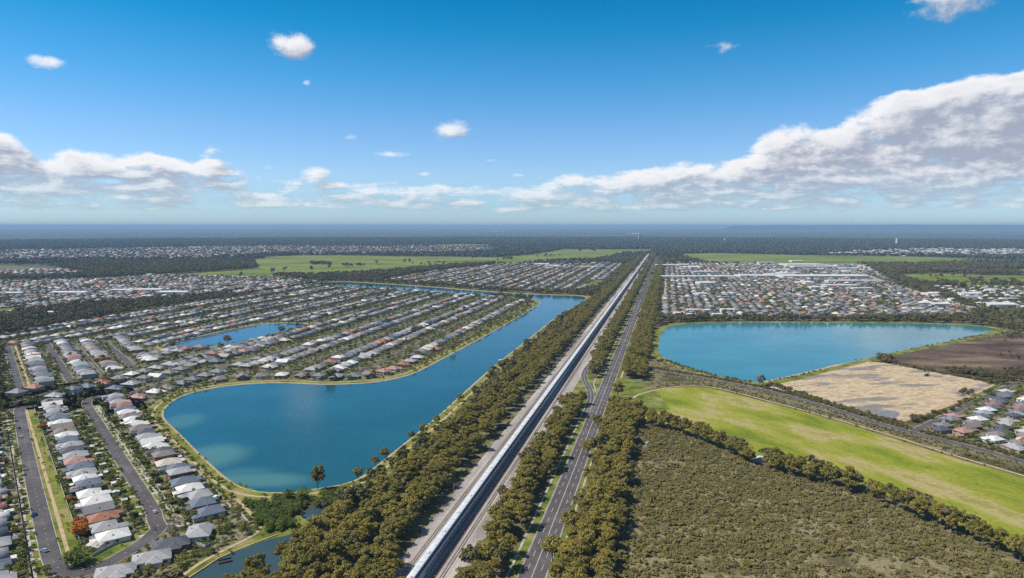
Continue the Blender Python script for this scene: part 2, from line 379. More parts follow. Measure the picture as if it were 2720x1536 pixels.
# far hills on the right horizon
hm = flat('hill forest', (.035, .045, .035), 1, .05)
mb = MB(); prev = None
for i in range(61):
    f = i / 60; px = 1950 + f * 900; xx = (px - 1360) / F * 62000
    hgt = 60 + 190 * (math.exp(-((f - .5) / .10) ** 2)) + 90 * math.exp(-((f - .72) / .2) ** 2) + 60 * math.sin(f * 19) * math.sin(f * 7) ** 2 + 70 * math.exp(-((f - .25) / .13) ** 2)
    hgt = 172 + hgt * .17; hgt *= min(1, .95 + f * .5, .95 + (1 - f) * .5)
    xx *= .45; cur = [(xx, 26000, 0), (xx, 28000, max(hgt, 1)), (xx, 30000, 0)]
    if prev: mb.face([prev[0], cur[0], cur[1], prev[1]]); mb.face([prev[1], cur[1], cur[2], prev[2]])
    prev = cur
tag(mb.build('hills', hm), kind='structure')

# --- railway / road corridor, in u along and v across
UE = 4250
def L(v, u0=150, u1=UE, n=2): return [UV(u0 + (u1 - u0) * i / (n - 1), v) for i in range(n)]
def strip(name, v0, v1, z, mat, code=None, u0=150, u1=UE):
    return sheet(name, [UV(u0, v0), UV(u1, v0), UV(u1, v1), UV(u0, v1)], z, mat, code)

# --- lakes
def D(*p): return [G(x * 1.056, y * 1.056) for x, y in p]
lakeA = chaikin(D((408, 1040), (425, 1015), (470, 990), (560, 972), (640, 965), (720, 963), (800, 968), (880, 967), (950, 962), (1010, 950), (1050, 937), (1110, 905), (1200, 857), (1280, 812), (1350, 770), (1363, 760), (1340, 752), (1300, 748),
      (1200, 742), (1100, 736), (1000, 728), (900, 723), (850, 720), (790, 716), (800, 711), (870, 709), (900, 711), (950, 714), (1050, 720), (1150, 728), (1250, 736), (1350, 741), (1420, 743), (1466, 745), (1478, 750), (1462, 764), (1426, 780), (1395, 800),
      (1345, 841), (1290, 884), (1250, 915), (1215, 945), (1165, 990), (1110, 1040), (1050, 1090), (1000, 1130), (950, 1170), (925, 1190), (900, 1206), (870, 1217), (830, 1225), (780, 1232), (740, 1238), (700, 1240), (650, 1238), (610, 1228), (570, 1205), (520, 1160), (480, 1120), (440, 1080), (415, 1058)), 2)
pondB = chaikin([G(*q) for q in ((433, 918), (452, 911), (500, 900), (569, 886), (648, 868), (700, 861), (760, 858), (812, 860), (830, 862), (812, 866), (775, 876), (740, 884), (700, 893), (650, 908), (600, 917), (530, 924), (480, 928), (445, 925))], 2)
lakeC = chaikin(D((1658, 850), (1672, 826), (1700, 817), (1760, 813), (1900, 811), (2050, 812), (2200, 813), (2350, 815), (2460, 820), (2500, 826), (2503, 833), (2440, 848), (2330, 870), (2200, 897), (2080, 925), (1980, 952), (1915, 963), (1880, 960), (1800, 945), (1740, 928), (1690, 910), (1662, 896), (1655, 880)), 2)
creek = chaikin([G(*q) for q in ((430, 1600), (505, 1536), (580, 1487), (640, 1460), (700, 1437), (736, 1425), (767, 1401), (772, 1384), (805, 1364), (825, 1349), (850, 1345), (868, 1352), (850, 1372), (825, 1400), (790, 1440), (750, 1500), (700, 1600))], 2)
for p_, cx in ((lakeA, 1), (pondB, 1), (lakeC, 1)): raster(offset(p_, 16), OPEN)

# --- suburbs (photo-frame outlines of each estate, on the ground)
def P_(*p): return [G(x, y) for x, y in p]
subs = {
 'penin': P_((0, 1092), (0, 898), (60, 885), (400, 822), (660, 788), (730, 762), (800, 757), (900, 763), (1056, 771), (1267, 785), (1425, 804), (1420, 820), (1108, 985), (1000, 1012), (600, 1012), (433, 1080), (300, 1100), (190, 1092)),
 'frontleft': [SO(350, -60), SO(870, -60), SO(870, 125), SO(640, 118), SO(540, 116), SO(450, 120), SO(415, 117), SO(392, 108), SO(350, 60)],
 'west': P_((-150, 792), (-150, 745), (0, 748), (250, 742), (420, 733), (520, 727), (700, 735), (850, 748), (760, 768), (660, 783), (560, 787), (400, 800), (200, 814), (0, 840), (-150, 860)),
 'westfar': P_((-150, 735), (-150, 700), (0, 705), (150, 712), (260, 728), (150, 738), (0, 742)),
 'northchan': P_((1000, 748), (1150, 722), (1350, 702), (1520, 696), (1690, 700), (1670, 712), (1600, 757), (1540, 778), (1400, 777), (1300, 771), (1150, 757)),
 'east': P_((1752, 845), (1752, 765), (1762, 700), (1900, 693), (2100, 693), (2300, 706), (2370, 745), (2480, 790), (2610, 835), (2550, 846), (2250, 850), (1960, 848)),
 'eastfar': P_((2470, 765), (2560, 762), (2900, 768), (2900, 838), (2680, 838), (2600, 815)),
 'farleft': P_((-150, 700), (-150, 668), (150, 664), (420, 659), (700, 655), (1000, 656), (1290, 652), (1330, 660), (1300, 672), (1150, 676), (900, 677), (720, 678), (560, 690), (400, 694), (200, 694)),
 'farright': P_((2190, 678), (2260, 668), (2450, 662), (2720, 664), (2900, 666), (2900, 685), (2720, 684)),
 'corner': P_((2462, 1143), (2560, 1088), (2700, 1018), (2900, 960), (2900, 1270), (2720, 1215), (2600, 1180))}
FAR_SUB = ('farleft', 'farright', 'westfar')
def ccw(p): return p
raster(D((1585, 1110), (1580, 1000), (1600, 925), (1640, 890), (1650, 830), (1680, 900), (1900, 975), (2300, 905), (2520, 832), (2800, 850), (2800, 1330), (2576, 1240)), OPEN)
for k, p_ in subs.items():
    raster(p_, SUB)
# green open areas
field = chaikin(D((1578, 1012), (1600, 990), (1680, 976), (1760, 973), (1830, 986), (1900, 1005), (2060, 1047), (2250, 1104), (2400, 1153), (2590, 1206), (2900, 1290), (2900, 1560), (2576, 1395), (2450, 1335), (2300, 1275), (2150, 1215), (2040, 1190), (1900, 1155), (1800, 1105), (1700, 1075), (1620, 1055), (1588, 1035)), 1)
scrub = D((1595, 1062), (1700, 1085), (1800, 1120), (1900, 1170), (2040, 1205), (2150, 1235), (2300, 1295), (2450, 1360), (2650, 1450), (2900, 1600), (2500, 1900), (1480, 1700), (1535, 1455), (1562, 1250), (1585, 1100))
bare = chaikin(D((1915, 970), (2000, 943), (2090, 920), (2160, 908), (2230, 914), (2300, 928), (2400, 946), (2502, 966), (2470, 985), (2400, 1015), (2330, 1045), (2270, 1060), (2200, 1050), (2100, 1020), (2000, 990)), 1)
brown = D((2215, 900), (2330, 876), (2460, 850), (2530, 846), (2800, 846), (2800, 990), (2560, 965), (2500, 958), (2400, 938), (2300, 918))
gL = D((420, 692), (560, 683), (650, 676), (635, 655), (680, 646), (780, 642), (1000, 645), (1250, 648), (1340, 641), (1420, 627), (1560, 628), (1640, 627), (1655, 634), (1580, 641), (1500, 655), (1400, 659), (1300, 664), (1200, 668), (1120, 672), (1000, 684), (900, 692), (800, 696), (600, 698))
gR = D((1695, 640), (1800, 637), (2000, 642), (2300, 646), (2560, 654), (2570, 662), (2300, 668), (2000, 666), (1820, 664), (1740, 656))
gR2 = D((2240, 692), (2360, 688), (2480, 693), (2800, 696), (2800, 722), (2576, 722), (2400, 720), (2330, 718), (2280, 706))
gR3 = D((2430, 681), (2576, 678), (2800, 676), (2800, 692), (2576, 690))
gS = P_((-150, 840), (-20, 822), (60, 818), (55, 828), (-20, 832), (-150, 860))
gS2 = P_((1555, 760), (1580, 745), (1612, 746), (1600, 757), (1580, 764))
brush = D((1600, 1010), (1590, 985), (1600, 960), (1640, 930), (1660, 900), (1690, 915), (1800, 950), (1900, 968), (2000, 992), (2200, 1055), (2290, 1088), (2450, 1120), (2800, 1215), (2800, 1270), (2576, 1198), (2300, 1112), (2060, 1040), (1900, 998), (1760, 968), (1680, 972))
brush2 = D((2290, 1082), (2500, 970), (2576, 945), (2800, 930), (2800, 990), (2560, 975), (2440, 1030), (2330, 1090))
# stacking order, lowest first
raster(subs['corner'], SUB)
for k, p_ in subs.items(): sheet('estate_ground', p_, 0.3 if k in FAR_SUB else .06, MAT['garden'])
sheet('dry_ground', brush, .05, MAT['drygrass'], DRY)
sheet('dry_ground', brush2, .055, MAT['bank'], OPEN); raster(subs['corner'], SUB)
sheet('meadow', field, .12, MAT['meadow'], MEAD)
sheet('scrub_ground', scrub, .08, MAT['scrubfloor'], SCRUB)
sheet('bare_ground', bare, .14, MAT['bare'], MEAD)
sheet('ploughed_field', brown, .10, MAT['brown'], MEAD)
for p_ in (gL, gR): sheet('meadow', p_, .6, MAT['far_meadow'], MEAD)
for (px, py, wx, wy, mk) in ((1240, 652, 110, 2.2, 'far_meadow'), (1430, 657, 90, 1.8, 'far_meadow'), (2090, 652, 160, 1.2, 'drygrass'), (80, 714, 90, 2.2, 'drygrass'), (300, 640, 150, .9, 'drygrass'), (700, 636, 120, .8, 'drygrass'), (1350, 632, 130, .7, 'far_meadow'), (1980, 640, 150, .8, 'drygrass'), (2520, 646, 180, 1.0, 'far_meadow'), (120, 630, 160, .6, 'drygrass'), (1000, 628, 150, .5, 'drygrass'), (2300, 632, 200, .6, 'drygrass'), (1600, 626, 120, .4, 'drygrass')):
    q = [G(px + wx * math.cos(a) * (1 + .25 * math.sin(3 * a + px)), py + wy * math.sin(a) * (1 + .3 * math.sin(2 * a + py))) for a in np.arange(0, 6.28, .3)]
    sheet('clearing', q, .45, MAT[mk], MEAD)
for p_ in (gR2, gR3, gS, gS2): sheet('meadow', p_, .5, MAT['far_meadow'], MEAD)
sheet('puddle', chaikin(D((2180, 1046), (2220, 1034), (2262, 1036), (2262, 1048), (2235, 1056), (2205, 1054)), 1), .2, MAT['puddle'])
# corridor
def belt(v0, v1, u0, u1): raster([UV(u0, v0), UV(u1, v0), UV(u1, v1), UV(u0, v1)], BELT)
belt(-176, -139, 150, 420); belt(-173, -139, 400, 1500); belt(-165, -139, 1500, 4200)
belt(-91.5, -77, 150, 645); belt(-91.5, -77, 775, 4300)
belt(-49, -24, 150, 3300); belt(-53.5, -49, 850, 3600)
raster([UV(628, -50), UV(760, -50), UV(760, -30), UV(700, 0), UV(628, 0)], CLEAR)
raster([UV(640, -96), UV(790, -96), UV(740, -70), UV(640, -70)], CLEAR)
strip('dry_ground', -200, -131, .04, MAT['drygrass'], None, 150, 1500)
strip('railway_bed', -131, -94, .15, MAT['ballast'], CLEAR)
raster([UV(150, -139), UV(2500, -139), UV(2500, -131), UV(150, -131)], DRY)
strip('railway_bed', -126.2, -119.8, .22, MAT['trackbed'])
strip('railway_bed', -110.2, -101.8, .22, MAT['trackbed'])
strip('verge_grass', -75.5, -68.6, .12, MAT['verge'], CLEAR, 150, 3800)
strip('verge_grass', -54.9, -50, .12, MAT['verge'], CLEAR, 150, 3800)
sheet('verge_grass', [UV(640, -96), UV(790, -96), UV(745, -75.6), UV(640, -75.6)], .13, MAT['verge'])
sheet('verge_grass', [UV(610, -51), UV(760, -50), UV(750, -32), UV(700, -8), UV(640, 4), UV(612, -20)], .125, MAT['verge'])
strip('main_road', -68.5, -55, .20, MAT['asphalt'], CLEAR, 150, 4000)
ribbon('footpath', L(-73.6, 150, 700), 1.3, .24, MAT['concrete'])
ribbon('footpath', chaikin([UV(840, -73.6), UV(780, -75), UV(730, -78), UV(700, -71.8), UV(690, -71)], 2, False), 1.2, .24, MAT['concrete'])
ribbon('footpath', L(-73.6, 840, 3800), 1.5, .24, MAT['concrete'])
ribbon('footpath', L(-51.6, 150, 620), 1.2, .24, MAT['concrete'])
ribbon('footpath', L(-49.5, 760, 3800), 2.2, .24, MAT['sand'], CLEAR)
slip = chaikin([UV(600, -70), UV(655, -71.5), UV(690, -75.5), UV(722, -84), UV(760, -92), (UV(800, -93.5)), UV(840, -91)], 2, False)
ribbon('slip_road', slip, 6.2, .28, MAT['asphalt'], CLEAR, mg=2)
mb = MB()
def dashes(mb, v, w_, u0, u1, on, off, z=.26):
    u = u0
    while u < u1:
        a = UV(u, v - w_ / 2); b_ = UV(u, v + w_ / 2); c = UV(min(u + on, u1), v + w_ / 2); d_ = UV(min(u + on, u1), v - w_ / 2)
        mb.face([(*d_, z), (*c, z), (*b_, z), (*a, z)][::-1]); u += on + off
dashes(mb, -61.9, .10, 150, 1600, 60, 0); dashes(mb, -61.6, .10, 150, 1600, 60, 0)
dashes(mb, -65.1, .14, 150, 1500, 6, 8); dashes(mb, -58.3, .14, 150, 1500, 6, 8); dashes(mb, -68.2, .10, 150, 1500, 60, 0); dashes(mb, -55.3, .10, 150, 1500, 60, 0)
ribbon_faces(mb, slip, -.08, .08, .33)
tag(mb.build('road_marking', MAT['paint']), kind='structure')
mb = MB()
for v_ in (-68.65, -54.85):
    ribbon_faces(mb, L(v_, 150, 2400, 12), -.2, .2, .33)
for s_ in (-3.2, 3.2): ribbon_faces(mb, offset(slip, s_, False), -.2, .2, .36)
tag(mb.build('kerb', MAT['concrete']), kind='structure')

# --- right-hand road with its side street
roadJ = chaikin(D((1612, 908), (1618, 922), (1645, 932), (1700, 940), (1770, 952), (1830, 963), (1900, 977), (2000, 1001), (2100, 1030), (2200, 1064), (2300, 1090), (2450, 1127), (2576, 1163), (2800, 1228)), 2, False)
ribbon('country_road', roadJ, 7.0, .22, MAT['asphalt'], CLEAR, mg=1)
sideJ = chaikin(D((2296, 1088), (2330, 1070), (2420, 1028), (2510, 984), (2600, 945), (2800, 860)), 1, False)
ribbon('side_street', sideJ, 6.5, .26, MAT['asphalt'], CLEAR, mg=1)
track_ = chaikin(D((1590, 1005), (1605, 992), (1680, 974), (1760, 970), (1830, 982), (1900, 1001), (2060, 1043), (2250, 1098), (2400, 1147), (2576, 1197), (2800, 1270)), 2, False)
ribbon('dirt_track', track_, 2.6, .24, MAT['sand'], CLEAR)
ribbon('dirt_track', chaikin(D((1920, 962), (2080, 926), (2200, 899), (2340, 870), (2440, 850), (2520, 836), (2530, 832)), 2, False), 3.0, .24, MAT['sand'], CLEAR)
ribbon('dirt_track', D((2272, 1060), (2400, 1016), (2500, 968)), 3.5, .24, MAT['sand'], CLEAR)
mb = MB()
for l_, w_ in ((roadJ, 3.5), (sideJ, 3.3)):
    for s_ in (-1, 1): ribbon_faces(mb, offset(l_, s_ * (w_ + .2), False), -.22, .22, .34)
tag(mb.build('kerb', MAT['concrete']), kind='structure')
ribbon('highway', [G(2250, 712), G(2330, 742), G(2440, 778), G(2560, 812), G(2720, 858), G(2900, 900)], 14, .35, MAT['concrete'], CLEAR, mg=3)
ribbon('street', [UV(u, -8) for u in (1700, 2300)], 6, .2, MAT['concrete'], CLEAR)

# --- near streets
roadA = chaikin([SO(782, 27), SO(775, 25), SO(760, 24), SO(600, 22.2), SO(420, 22), SO(404, 22.5), c1(472, 1398), SO(384.5, 28), c1(640, 1425), c1(760, 1385), c1(900, 1310), c1(1050, 1222), c1(1170, 1142), c1(1240, 1065)], 3, False)
roadB = chaikin([c1(1240, 1065), c1(1200, 985), SO(440, 75.5), SO(520, 75.5), SO(700, 75.5), SO(752, 75.5), SO(774, 79), SO(783, 90), UV(560, -531), UV(640, -531), UV(720, -527), UV(800, -512), UV(930, -508), UV(1700, -508)], 2, False)
stub = [c1(1225, 1050), c1(1345, 1078)]
head = [SO(765, 26), SO(776, 38), SO(772, 14)]
near_roads = [(roadA, 8.6), (roadB, 8.2), (stub, 7.5), ([SO(868, 29), SO(1195, 29)], 8.4), ([SO(872, 75), SO(1185, 75)], 8.2), ([SO(905, 143), SO(1165, 143)], 8.2), ([SO(872, 108), SO(1165, 108)], 3.0),
              ([SO(774, 12), SO(777, 38)], 9.0), (chaikin([UV(520, -615), UV(680, -615), UV(800, -604), UV(1650, -604)], 2, False), 6.8)]
for v_ in (-350, -434, -688, -772, -856, -940, -1024, -1108, -1192): near_roads.append(([UV(700 if v_ > -700 else 900, v_), UV(1700, v_)], 6.8))
near_roads.append(([UV(705, -350), UV(700, -434), UV(705, -520)], 6.5))
for i, (l_, w_) in enumerate(near_roads):
    if w_ < 1: continue
    if i > 7:                                   # clip to the estate
        pts = []; 
        for a, b_ in zip(l_, l_[1:]):
            n = max(2, int(math.dist(a, b_) / 15)); pts += [(a[0] + (b_[0] - a[0]) * k / n, a[1] + (b_[1] - a[1]) * k / n) for k in range(n)]
        pts.append(l_[-1]); z_ = zone(*zip(*pts)); run = []
        runs = []
        for q, c in zip(pts, z_):
            if c in (SUB, CLEAR): run.append(q)
            else:
                if len(run) > 2: runs.append(run)
                run = []
        if len(run) > 2: runs.append(run)
        for r_ in runs: ribbon('street', r_, w_, .20, MAT['asphalt'], CLEAR, mg=.5)
    else: ribbon('street', l_, w_, .20 + .008 * i, MAT['asphalt'], CLEAR, mg=.5)
ribbon('footpath', [SO(396, 29.5), SO(600, 29.6), SO(766, 29.5)], 1.9, .2, MAT['sand'], CLEAR, mg=1)
ribbon('footpath', [SO(872, 38), SO(1190, 38)], 2.2, .2, MAT['sand'], CLEAR, mg=1)
for a, b_ in ((26.8, 35.5),): sheet('verge_grass', [SO(392, a), SO(764, a), SO(764, b_), SO(398, b_)], .1, MAT['bank'], OPEN)
sheet('verge_grass', [SO(385, 34), SO(404, 36), c1(720, 1260), c1(900, 1180), c1(1180, 1040), c1(1200, 1080), c1(1000, 1210), c1(720, 1365), c1(520, 1380)], .1, MAT['verge'], OPEN)
for s0 in (17.4,): ribbon('footpath', [SO(380, 14.3), SO(760, 14.3)], 1.3, .2, MAT['concrete'])
ribbon('verge_grass', [SO(380, 15.5), SO(760, 15.5)], 5.0, .12, MAT['verge'])
ribbon('footpath', [SO(420, 82.6), SO(740, 82.6)], 1.2, .2, MAT['concrete'])
ribbon('verge_grass', [SO(425, 82.4), SO(745, 82.4)], 5.5, .12, MAT['verge'])
ribbon('verge_grass', [SO(440, 68.6), SO(740, 68.6)], 5.0, .12, MAT['verge'])
mb = MB()
for l_, w_ in near_roads[:7]:
    if w_ < 1 or l_ is stub: continue
    for s_ in (-1, 1): ribbon_faces(mb, offset(l_, s_ * (w_ / 2 + .15), False), -.2, .2, .34)
tag(mb.build('kerb', MAT['concrete']), kind='structure')
mb = MB()
def dash_line(l_, on=3, off=9, w_=.13, z=.31):
    accu = 0
    for a, b_ in zip(l_, l_[1:]):
        Ls = math.dist(a, b_)
        if Ls < .01: continue
        dx, dy = (b_[0] - a[0]) / Ls, (b_[1] - a[1]) / Ls; s_ = -accu % (on + off)
        while s_ < Ls:
            e = min(s_ + on, Ls); p0 = (a[0] + dx * s_, a[1] + dy * s_); p1 = (a[0] + dx * e, a[1] + dy * e); nx, ny = -dy * w_, dx * w_
            mb.face([(p0[0] - nx, p0[1] - ny, z), (p1[0] - nx, p1[1] - ny, z), (p1[0] + nx, p1[1] + ny, z), (p0[0] + nx, p0[1] + ny, z)][::1]); s_ += on + off
        accu += Ls
dash_line(roadA[:-4], 1.2, 7, .07); dash_line(roadB[2:60], 1.5, 9, .07)
tag(mb.build('road_marking', MAT['paint']), kind='structure')
# driveways
mb = MB(); dz = .19
for s_ in np.arange(412, 745, 15.2):
    for o0, o1 in ((79.6, 88), (71.4, 62)):
        s1 = s_ + random.uniform(-3, 3); w_ = 1.6; a, b_, c, d_ = SO(s1 - w_, o0), SO(s1 + w_, o0), SO(s1 + w_, o1), SO(s1 - w_, o1)
        mb.face([(*q, dz) for q in (a, b_, c, d_)])
    s1 = s_ + random.uniform(-3, 3); a, b_, c, d_ = SO(s1 - 1.5, 17.6), SO(s1 + 1.5, 17.6), SO(s1 + 1.5, 8), SO(s1 - 1.5, 8); mb.face([(*q, dz) for q in (a, b_, c, d_)])
tag(mb.build('driveways', MAT['concrete']), kind='structure')

# --- water and its banks
def water(name, poly, mat, z=.07, grass=14, sand=2.2, path=None, bank='bank', h=.8, pw=2.0, sandmat='sand'):
    sheet(name, poly, z, mat, WATER)
    P0 = poly; mb = MB(); P1 = offset(P0, -0.8)
    ribbon_faces(mb, P0, -.8, sand, -.02, True, .45)
    tag(mb.build('shore_sand', MAT[sandmat]), kind='structure')
    mb = MB(); ribbon_faces(mb, P0, sand, grass, .45, True, h); ribbon_faces(mb, P0, grass, grass + 4, h, True, .02)
    tag(mb.build('bank_grass', MAT[bank]), kind='structure')
    if path:
        mb = MB(); hz_ = .45 + (h - .45) * (path - sand) / (grass - sand) + .06; ribbon_faces(mb, P0, path - pw / 2, path + pw / 2, hz_, True)
        tag(mb.build('lake_path', MAT['sand']), kind='structure')
water('lake', lakeA, MAT['water'], grass=12, sand=1.6, path=8.6, pw=2.2)
water('pond', pondB, MAT['water3'], grass=11, sand=1.5, path=9, pw=1.6)
water('reservoir', lakeC, MAT['water2'], grass=9, sand=3.2, path=None, sandmat='bank')
sheet('creek', creek, .065, MAT['creek'], WATER)
raster([G(*q) for q in ((885, 1368), (842, 1412), (820, 1452), (748, 1482), (718, 1524), (610, 1556), (560, 1700), (1100, 1700), (1010, 1400))], BELT)
# creek side: lawn, path and kerb
openg = [c1(1480, 950), c1(1560, 900), c1(1620, 860), c1(1770, 740), c1(1950, 950), c1(2030, 1040), c1(1930, 1160), c1(1500, 1370), c1(1180, 1640), c1(800, 1500), c1(1150, 1250), c1(1300, 1090)]
raster(openg, SUB)
raster([G(*q) for q in ((790, 1330), (840, 1296), (930, 1282), (1000, 1245), (1060, 1200), (1075, 1215), (1010, 1275), (960, 1305), (880, 1345), (820, 1352))], OPEN)
sheet('lawn', openg, .085, MAT['garden'])
lawn = [c1(1780, 700), c1(1870, 720), c1(2053, 800), c1(2250, 850), c1(2330, 960), c1(2480, 1080), c1(2250, 1120), c1(2053, 1165), c1(1700, 1305), c1(1480, 1455), c1(1380, 1455), c1(1520, 1330), c1(1760, 1240), c1(1960, 1130), c1(2040, 1040), c1(1960, 930), c1(1850, 800)]
sheet('lawn', lawn, .11, MAT['verge'], OPEN)
cpath = chaikin([c1(1770, 740), c1(1870, 870), c1(1960, 960), c1(2030, 1040), c1(2020, 1090), c1(1930, 1150), c1(1700, 1260), c1(1540, 1350), c1(1380, 1470), c1(1200, 1640)], 2, False)
ribbon('footpath', cpath, 2.2, .24, MAT['sand'], CLEAR)
ribbon('retaining_edge', [G(*q) for q in ((430, 1597), (505, 1534), (580, 1485), (640, 1458), (700, 1435), (736, 1422))], .8, .5, MAT['sand'])

# ================================================================== houses
ROOFC = {'white': (.60, .585, .56), 'light grey': (.31, .31, .312), 'grey': (.18, .18, .187), 'slate blue': (.115, .14, .18), 'dark grey': (.08, .084, .098), 'taupe': (.20, .168, .15), 'terracotta': (.30, .125, .08), 'salmon': (.36, .205, .16), 'cream': (.50, .46, .39)}
RMAT = {}
for k, c in ROOFC.items():
    m_, t, b = newmat(k + ' roofing', .55, .35); p = wpos(t)
    n = t.noise(p, .8, 6, .7); st2 = t.noise(p, .12, 3)
    oi = t.add('ShaderNodeObjectInfo')
    cc = t.mix(t.smooth(n, .3, .7), tuple(q * .78 for q in c), tuple(min(1, q * 1.12) for q in c))
    cc = t.mix(t.smooth(st2, .45, .75, 0, .35), cc, tuple(q * .6 for q in c))
    t.put(b.inputs['Base Color'], cc); RMAT[k] = m_
WALLC = {'brick': (.22, .11, .085), 'render': (.50, .45, .39), 'white wall': (.66, .65, .62), 'grey wall': (.30, .30, .31), 'tan brick': (.34, .25, .18)}
WMAT = {k: flat(k, c, .9, .2, .14, 1.2) for k, c in WALLC.items()}
glass = flat('window glass', (.03, .04, .05), .12, .6, .1)
garage_m = flat('garage door', (.50, .49, .47), .6)
WK = list(WALLC)

def hip(mb, x0, x1, y0, y1, z, pitch=.42, f=.2, mi=0):
    """hip roof over a rectangle with a fascia f deep"""
    w_, d_ = x1 - x0, y1 - y0; k = min(w_, d_) / 2; h = k * pitch
    A_ = [(x0, y0), (x1, y0), (x1, y1), (x0, y1)]
    n = len(mb.v); mb.v += [(*q, z - f) for q in A_] + [(*q, z) for q in A_]
    if d_ >= w_: R0, R1 = ((x0 + x1) / 2, y0 + k), ((x0 + x1) / 2, y1 - k + .01)
    else: R0, R1 = (x0 + k, (y0 + y1) / 2), (x1 - k + .01, (y0 + y1) / 2)
    mb.v += [(*R0, z + h), (*R1, z + h)]
    fs = [(n, n + 1, n + 5, n + 4), (n + 1, n + 2, n + 6, n + 5), (n + 2, n + 3, n + 7, n + 6), (n + 3, n, n + 4, n + 7), (n + 3, n + 2, n + 1, n)]
    if d_ >= w_: fs += [(n + 4, n + 5, n + 8), (n + 5, n + 6, n + 9, n + 8), (n + 6, n + 7, n + 9), (n + 7, n + 4, n + 8, n + 9)]
    else: fs += [(n + 7, n + 4, n + 8), (n + 4, n + 5, n + 9, n + 8), (n + 5, n + 6, n + 9), (n + 6, n + 7, n + 8, n + 9)]
    mb.f += fs; mb.mi += [mi] * len(fs)
def gable(mb, x0, x1, y0, y1, z, pitch=.35, f=.18, mi=0):
    k = (x1 - x0) / 2; h = k * pitch; n = len(mb.v)
    mb.v += [(x0, y0, z - f), (x1, y0, z - f), (x1, y1, z - f), (x0, y1, z - f), (x0, y0, z), (x1, y0, z), (x1, y1, z), (x0, y1, z), ((x0 + x1) / 2, y0, z + h), ((x0 + x1) / 2, y1, z + h)]
    fs = [(n, n + 1, n + 5, n + 4), (n + 1, n + 2, n + 6, n + 5), (n + 2, n + 3, n + 7, n + 6), (n + 3, n, n + 4, n + 7), (n + 3, n + 2, n + 1, n), (n + 4, n + 5, n + 8), (n + 6, n + 7, n + 9), (n + 5, n + 6, n + 9, n + 8), (n + 7, n + 4, n + 8, n + 9)]
    mb.f += fs; mb.mi += [mi] * len(fs)
# each variant: main block, wings -> (roof function, rectangle, wall height)
HV = [
 dict(b=[('h', -6.6, 6.6, -8.5, 7.5, 2.9)], flatr=[(-5, 1.5, 7.6, 10.6, 2.5)]),
 dict(b=[('h', -6.4, 6.4, -7.5, 8.0, 2.9), ('h', 0.8, 6.2, -10.5, -4, 2.6)], flatr=[]),
 dict(b=[('h', -6.8, 5.6, -8.0, 6.5, 3.0), ('h', -2.0, 6.7, -3.0, 9.5, 2.7)], flatr=[(-6.2, -2.4, 6.6, 9.6, 2.4)]),
 dict(b=[('h', -6.5, 6.5, -7.0, 7.0, 3.4)], flatr=[(1.0, 6.0, -10.4, -7.1, 2.5), (-6.0, -2, 7.1, 9.4, 2.4)]),
 dict(b=[('g', -6.3, 6.3, -8.0, 8.0, 3.0)], flatr=[(-6, -1, 8.1, 11, 2.4)]),
 dict(b=[('h', -6.7, 6.7, -5.0, 8.5, 2.9), ('h', -6.4, -0.4, -9.8, -2, 2.7)], flatr=[]),
 dict(b=[('h', -6.2, 6.2, -7.2, 7.2, 5.2)], flatr=[(-6, 0, 7.3, 11, 2.7)]),
 dict(b=[('h', -9.0, 9.0, -6.2, 6.2, 2.9), ('h', -3, 5, -8.5, 0, 2.7)], flatr=[]),
]
def house_meshes(v, k):
    wm, rm, wins = MB(), MB(), []
    for i, (ty, x0, x1, y0, y1, h) in enumerate(v['b']):
        e = .55; ins = .12 * i
        wm.box(x0 + e, x1 - e, y0 + e, y1 - e, 0, h - .05 * i)
        (hip if ty == 'h' else gable)(rm, x0 + ins, x1 - ins, y0, y1, h + .12 - .04 * i, .46 if h < 5 else .4)
        if ty == 'g':
            wm.face([(x0 + e, y0 + e, h), (x1 - e, y0 + e, h), (0, y0 + e, h + 1.9)]); wm.face([(x1 - e, y1 - e, h), (x0 + e, y1 - e, h), (0, y1 - e, h + 1.9)])
    for (x0, x1, y0, y1, h) in v['flatr']:
        rm.box(x0, x1, y0, y1, h, h + .16)
        for q in ((x0 + .2, y0 + .2), (x1 - .35, y0 + .2), (x0 + .2, y1 - .35), (x1 - .35, y1 - .35)): wm.box(q[0], q[0] + .15, q[1], q[1] + .15, 0, h)
    # roof vents / solar
    x0, x1, y0, y1, h = v['b'][0][1:]
    vent = (x0 + 2.6, x0 + 3.1, -.25, .25, h + .9, h + 2.1)
    x0 += .55; x1 -= .55; y0 += .55; y1 -= .55
    for a, b_ in ((x0 + 1.2, x0 + 3.2), (x1 - 3.4, x1 - 1.4)):
        wins.append((a, b_, y1 + .02, y1 + .08, .9, 2.1)); wins.append((a, b_, y0 - .08, y0 - .02, .9, 2.1))
    wins.append((x0 - .08, x0 - .02, -2.5, -1, .9, 2.1)); wins.append((x1 + .02, x1 + .08, 1, 3, .9, 2.1)); wins.append((x1 + .02, x1 + .08, -4, -2.6, .9, 2.1)); wins.append((x0 - .08, x0 - .02, 2, 3.8, .9, 2.1))
    if h > 5: wins += [(a, b_, c, d_, z0 + 2.6, z1 + 2.6) for a, b_, c, d_, z0, z1 in list(wins)]
    door = (-.5, .45, y0 - .08, y0 - .02, 0, 2.1)
    gar = (x0 + .2, x0 + .25, 0, 0, 0, 0)
    return wm.mesh('house_wall'), rm.mesh('house_roof'), wins, door, vent
HM = [house_meshes(v, k) for k, v in enumerate(HV)]
def boxmesh(q, name):
    m = MB(); m.box(*q); return m.mesh(name)
HPART = [([boxmesh(q, 'house_window') for q in hm_[2]], boxmesh(hm_[3], 'house_door'), boxmesh(hm_[4], 'roof_vent')) for hm_ in HM]
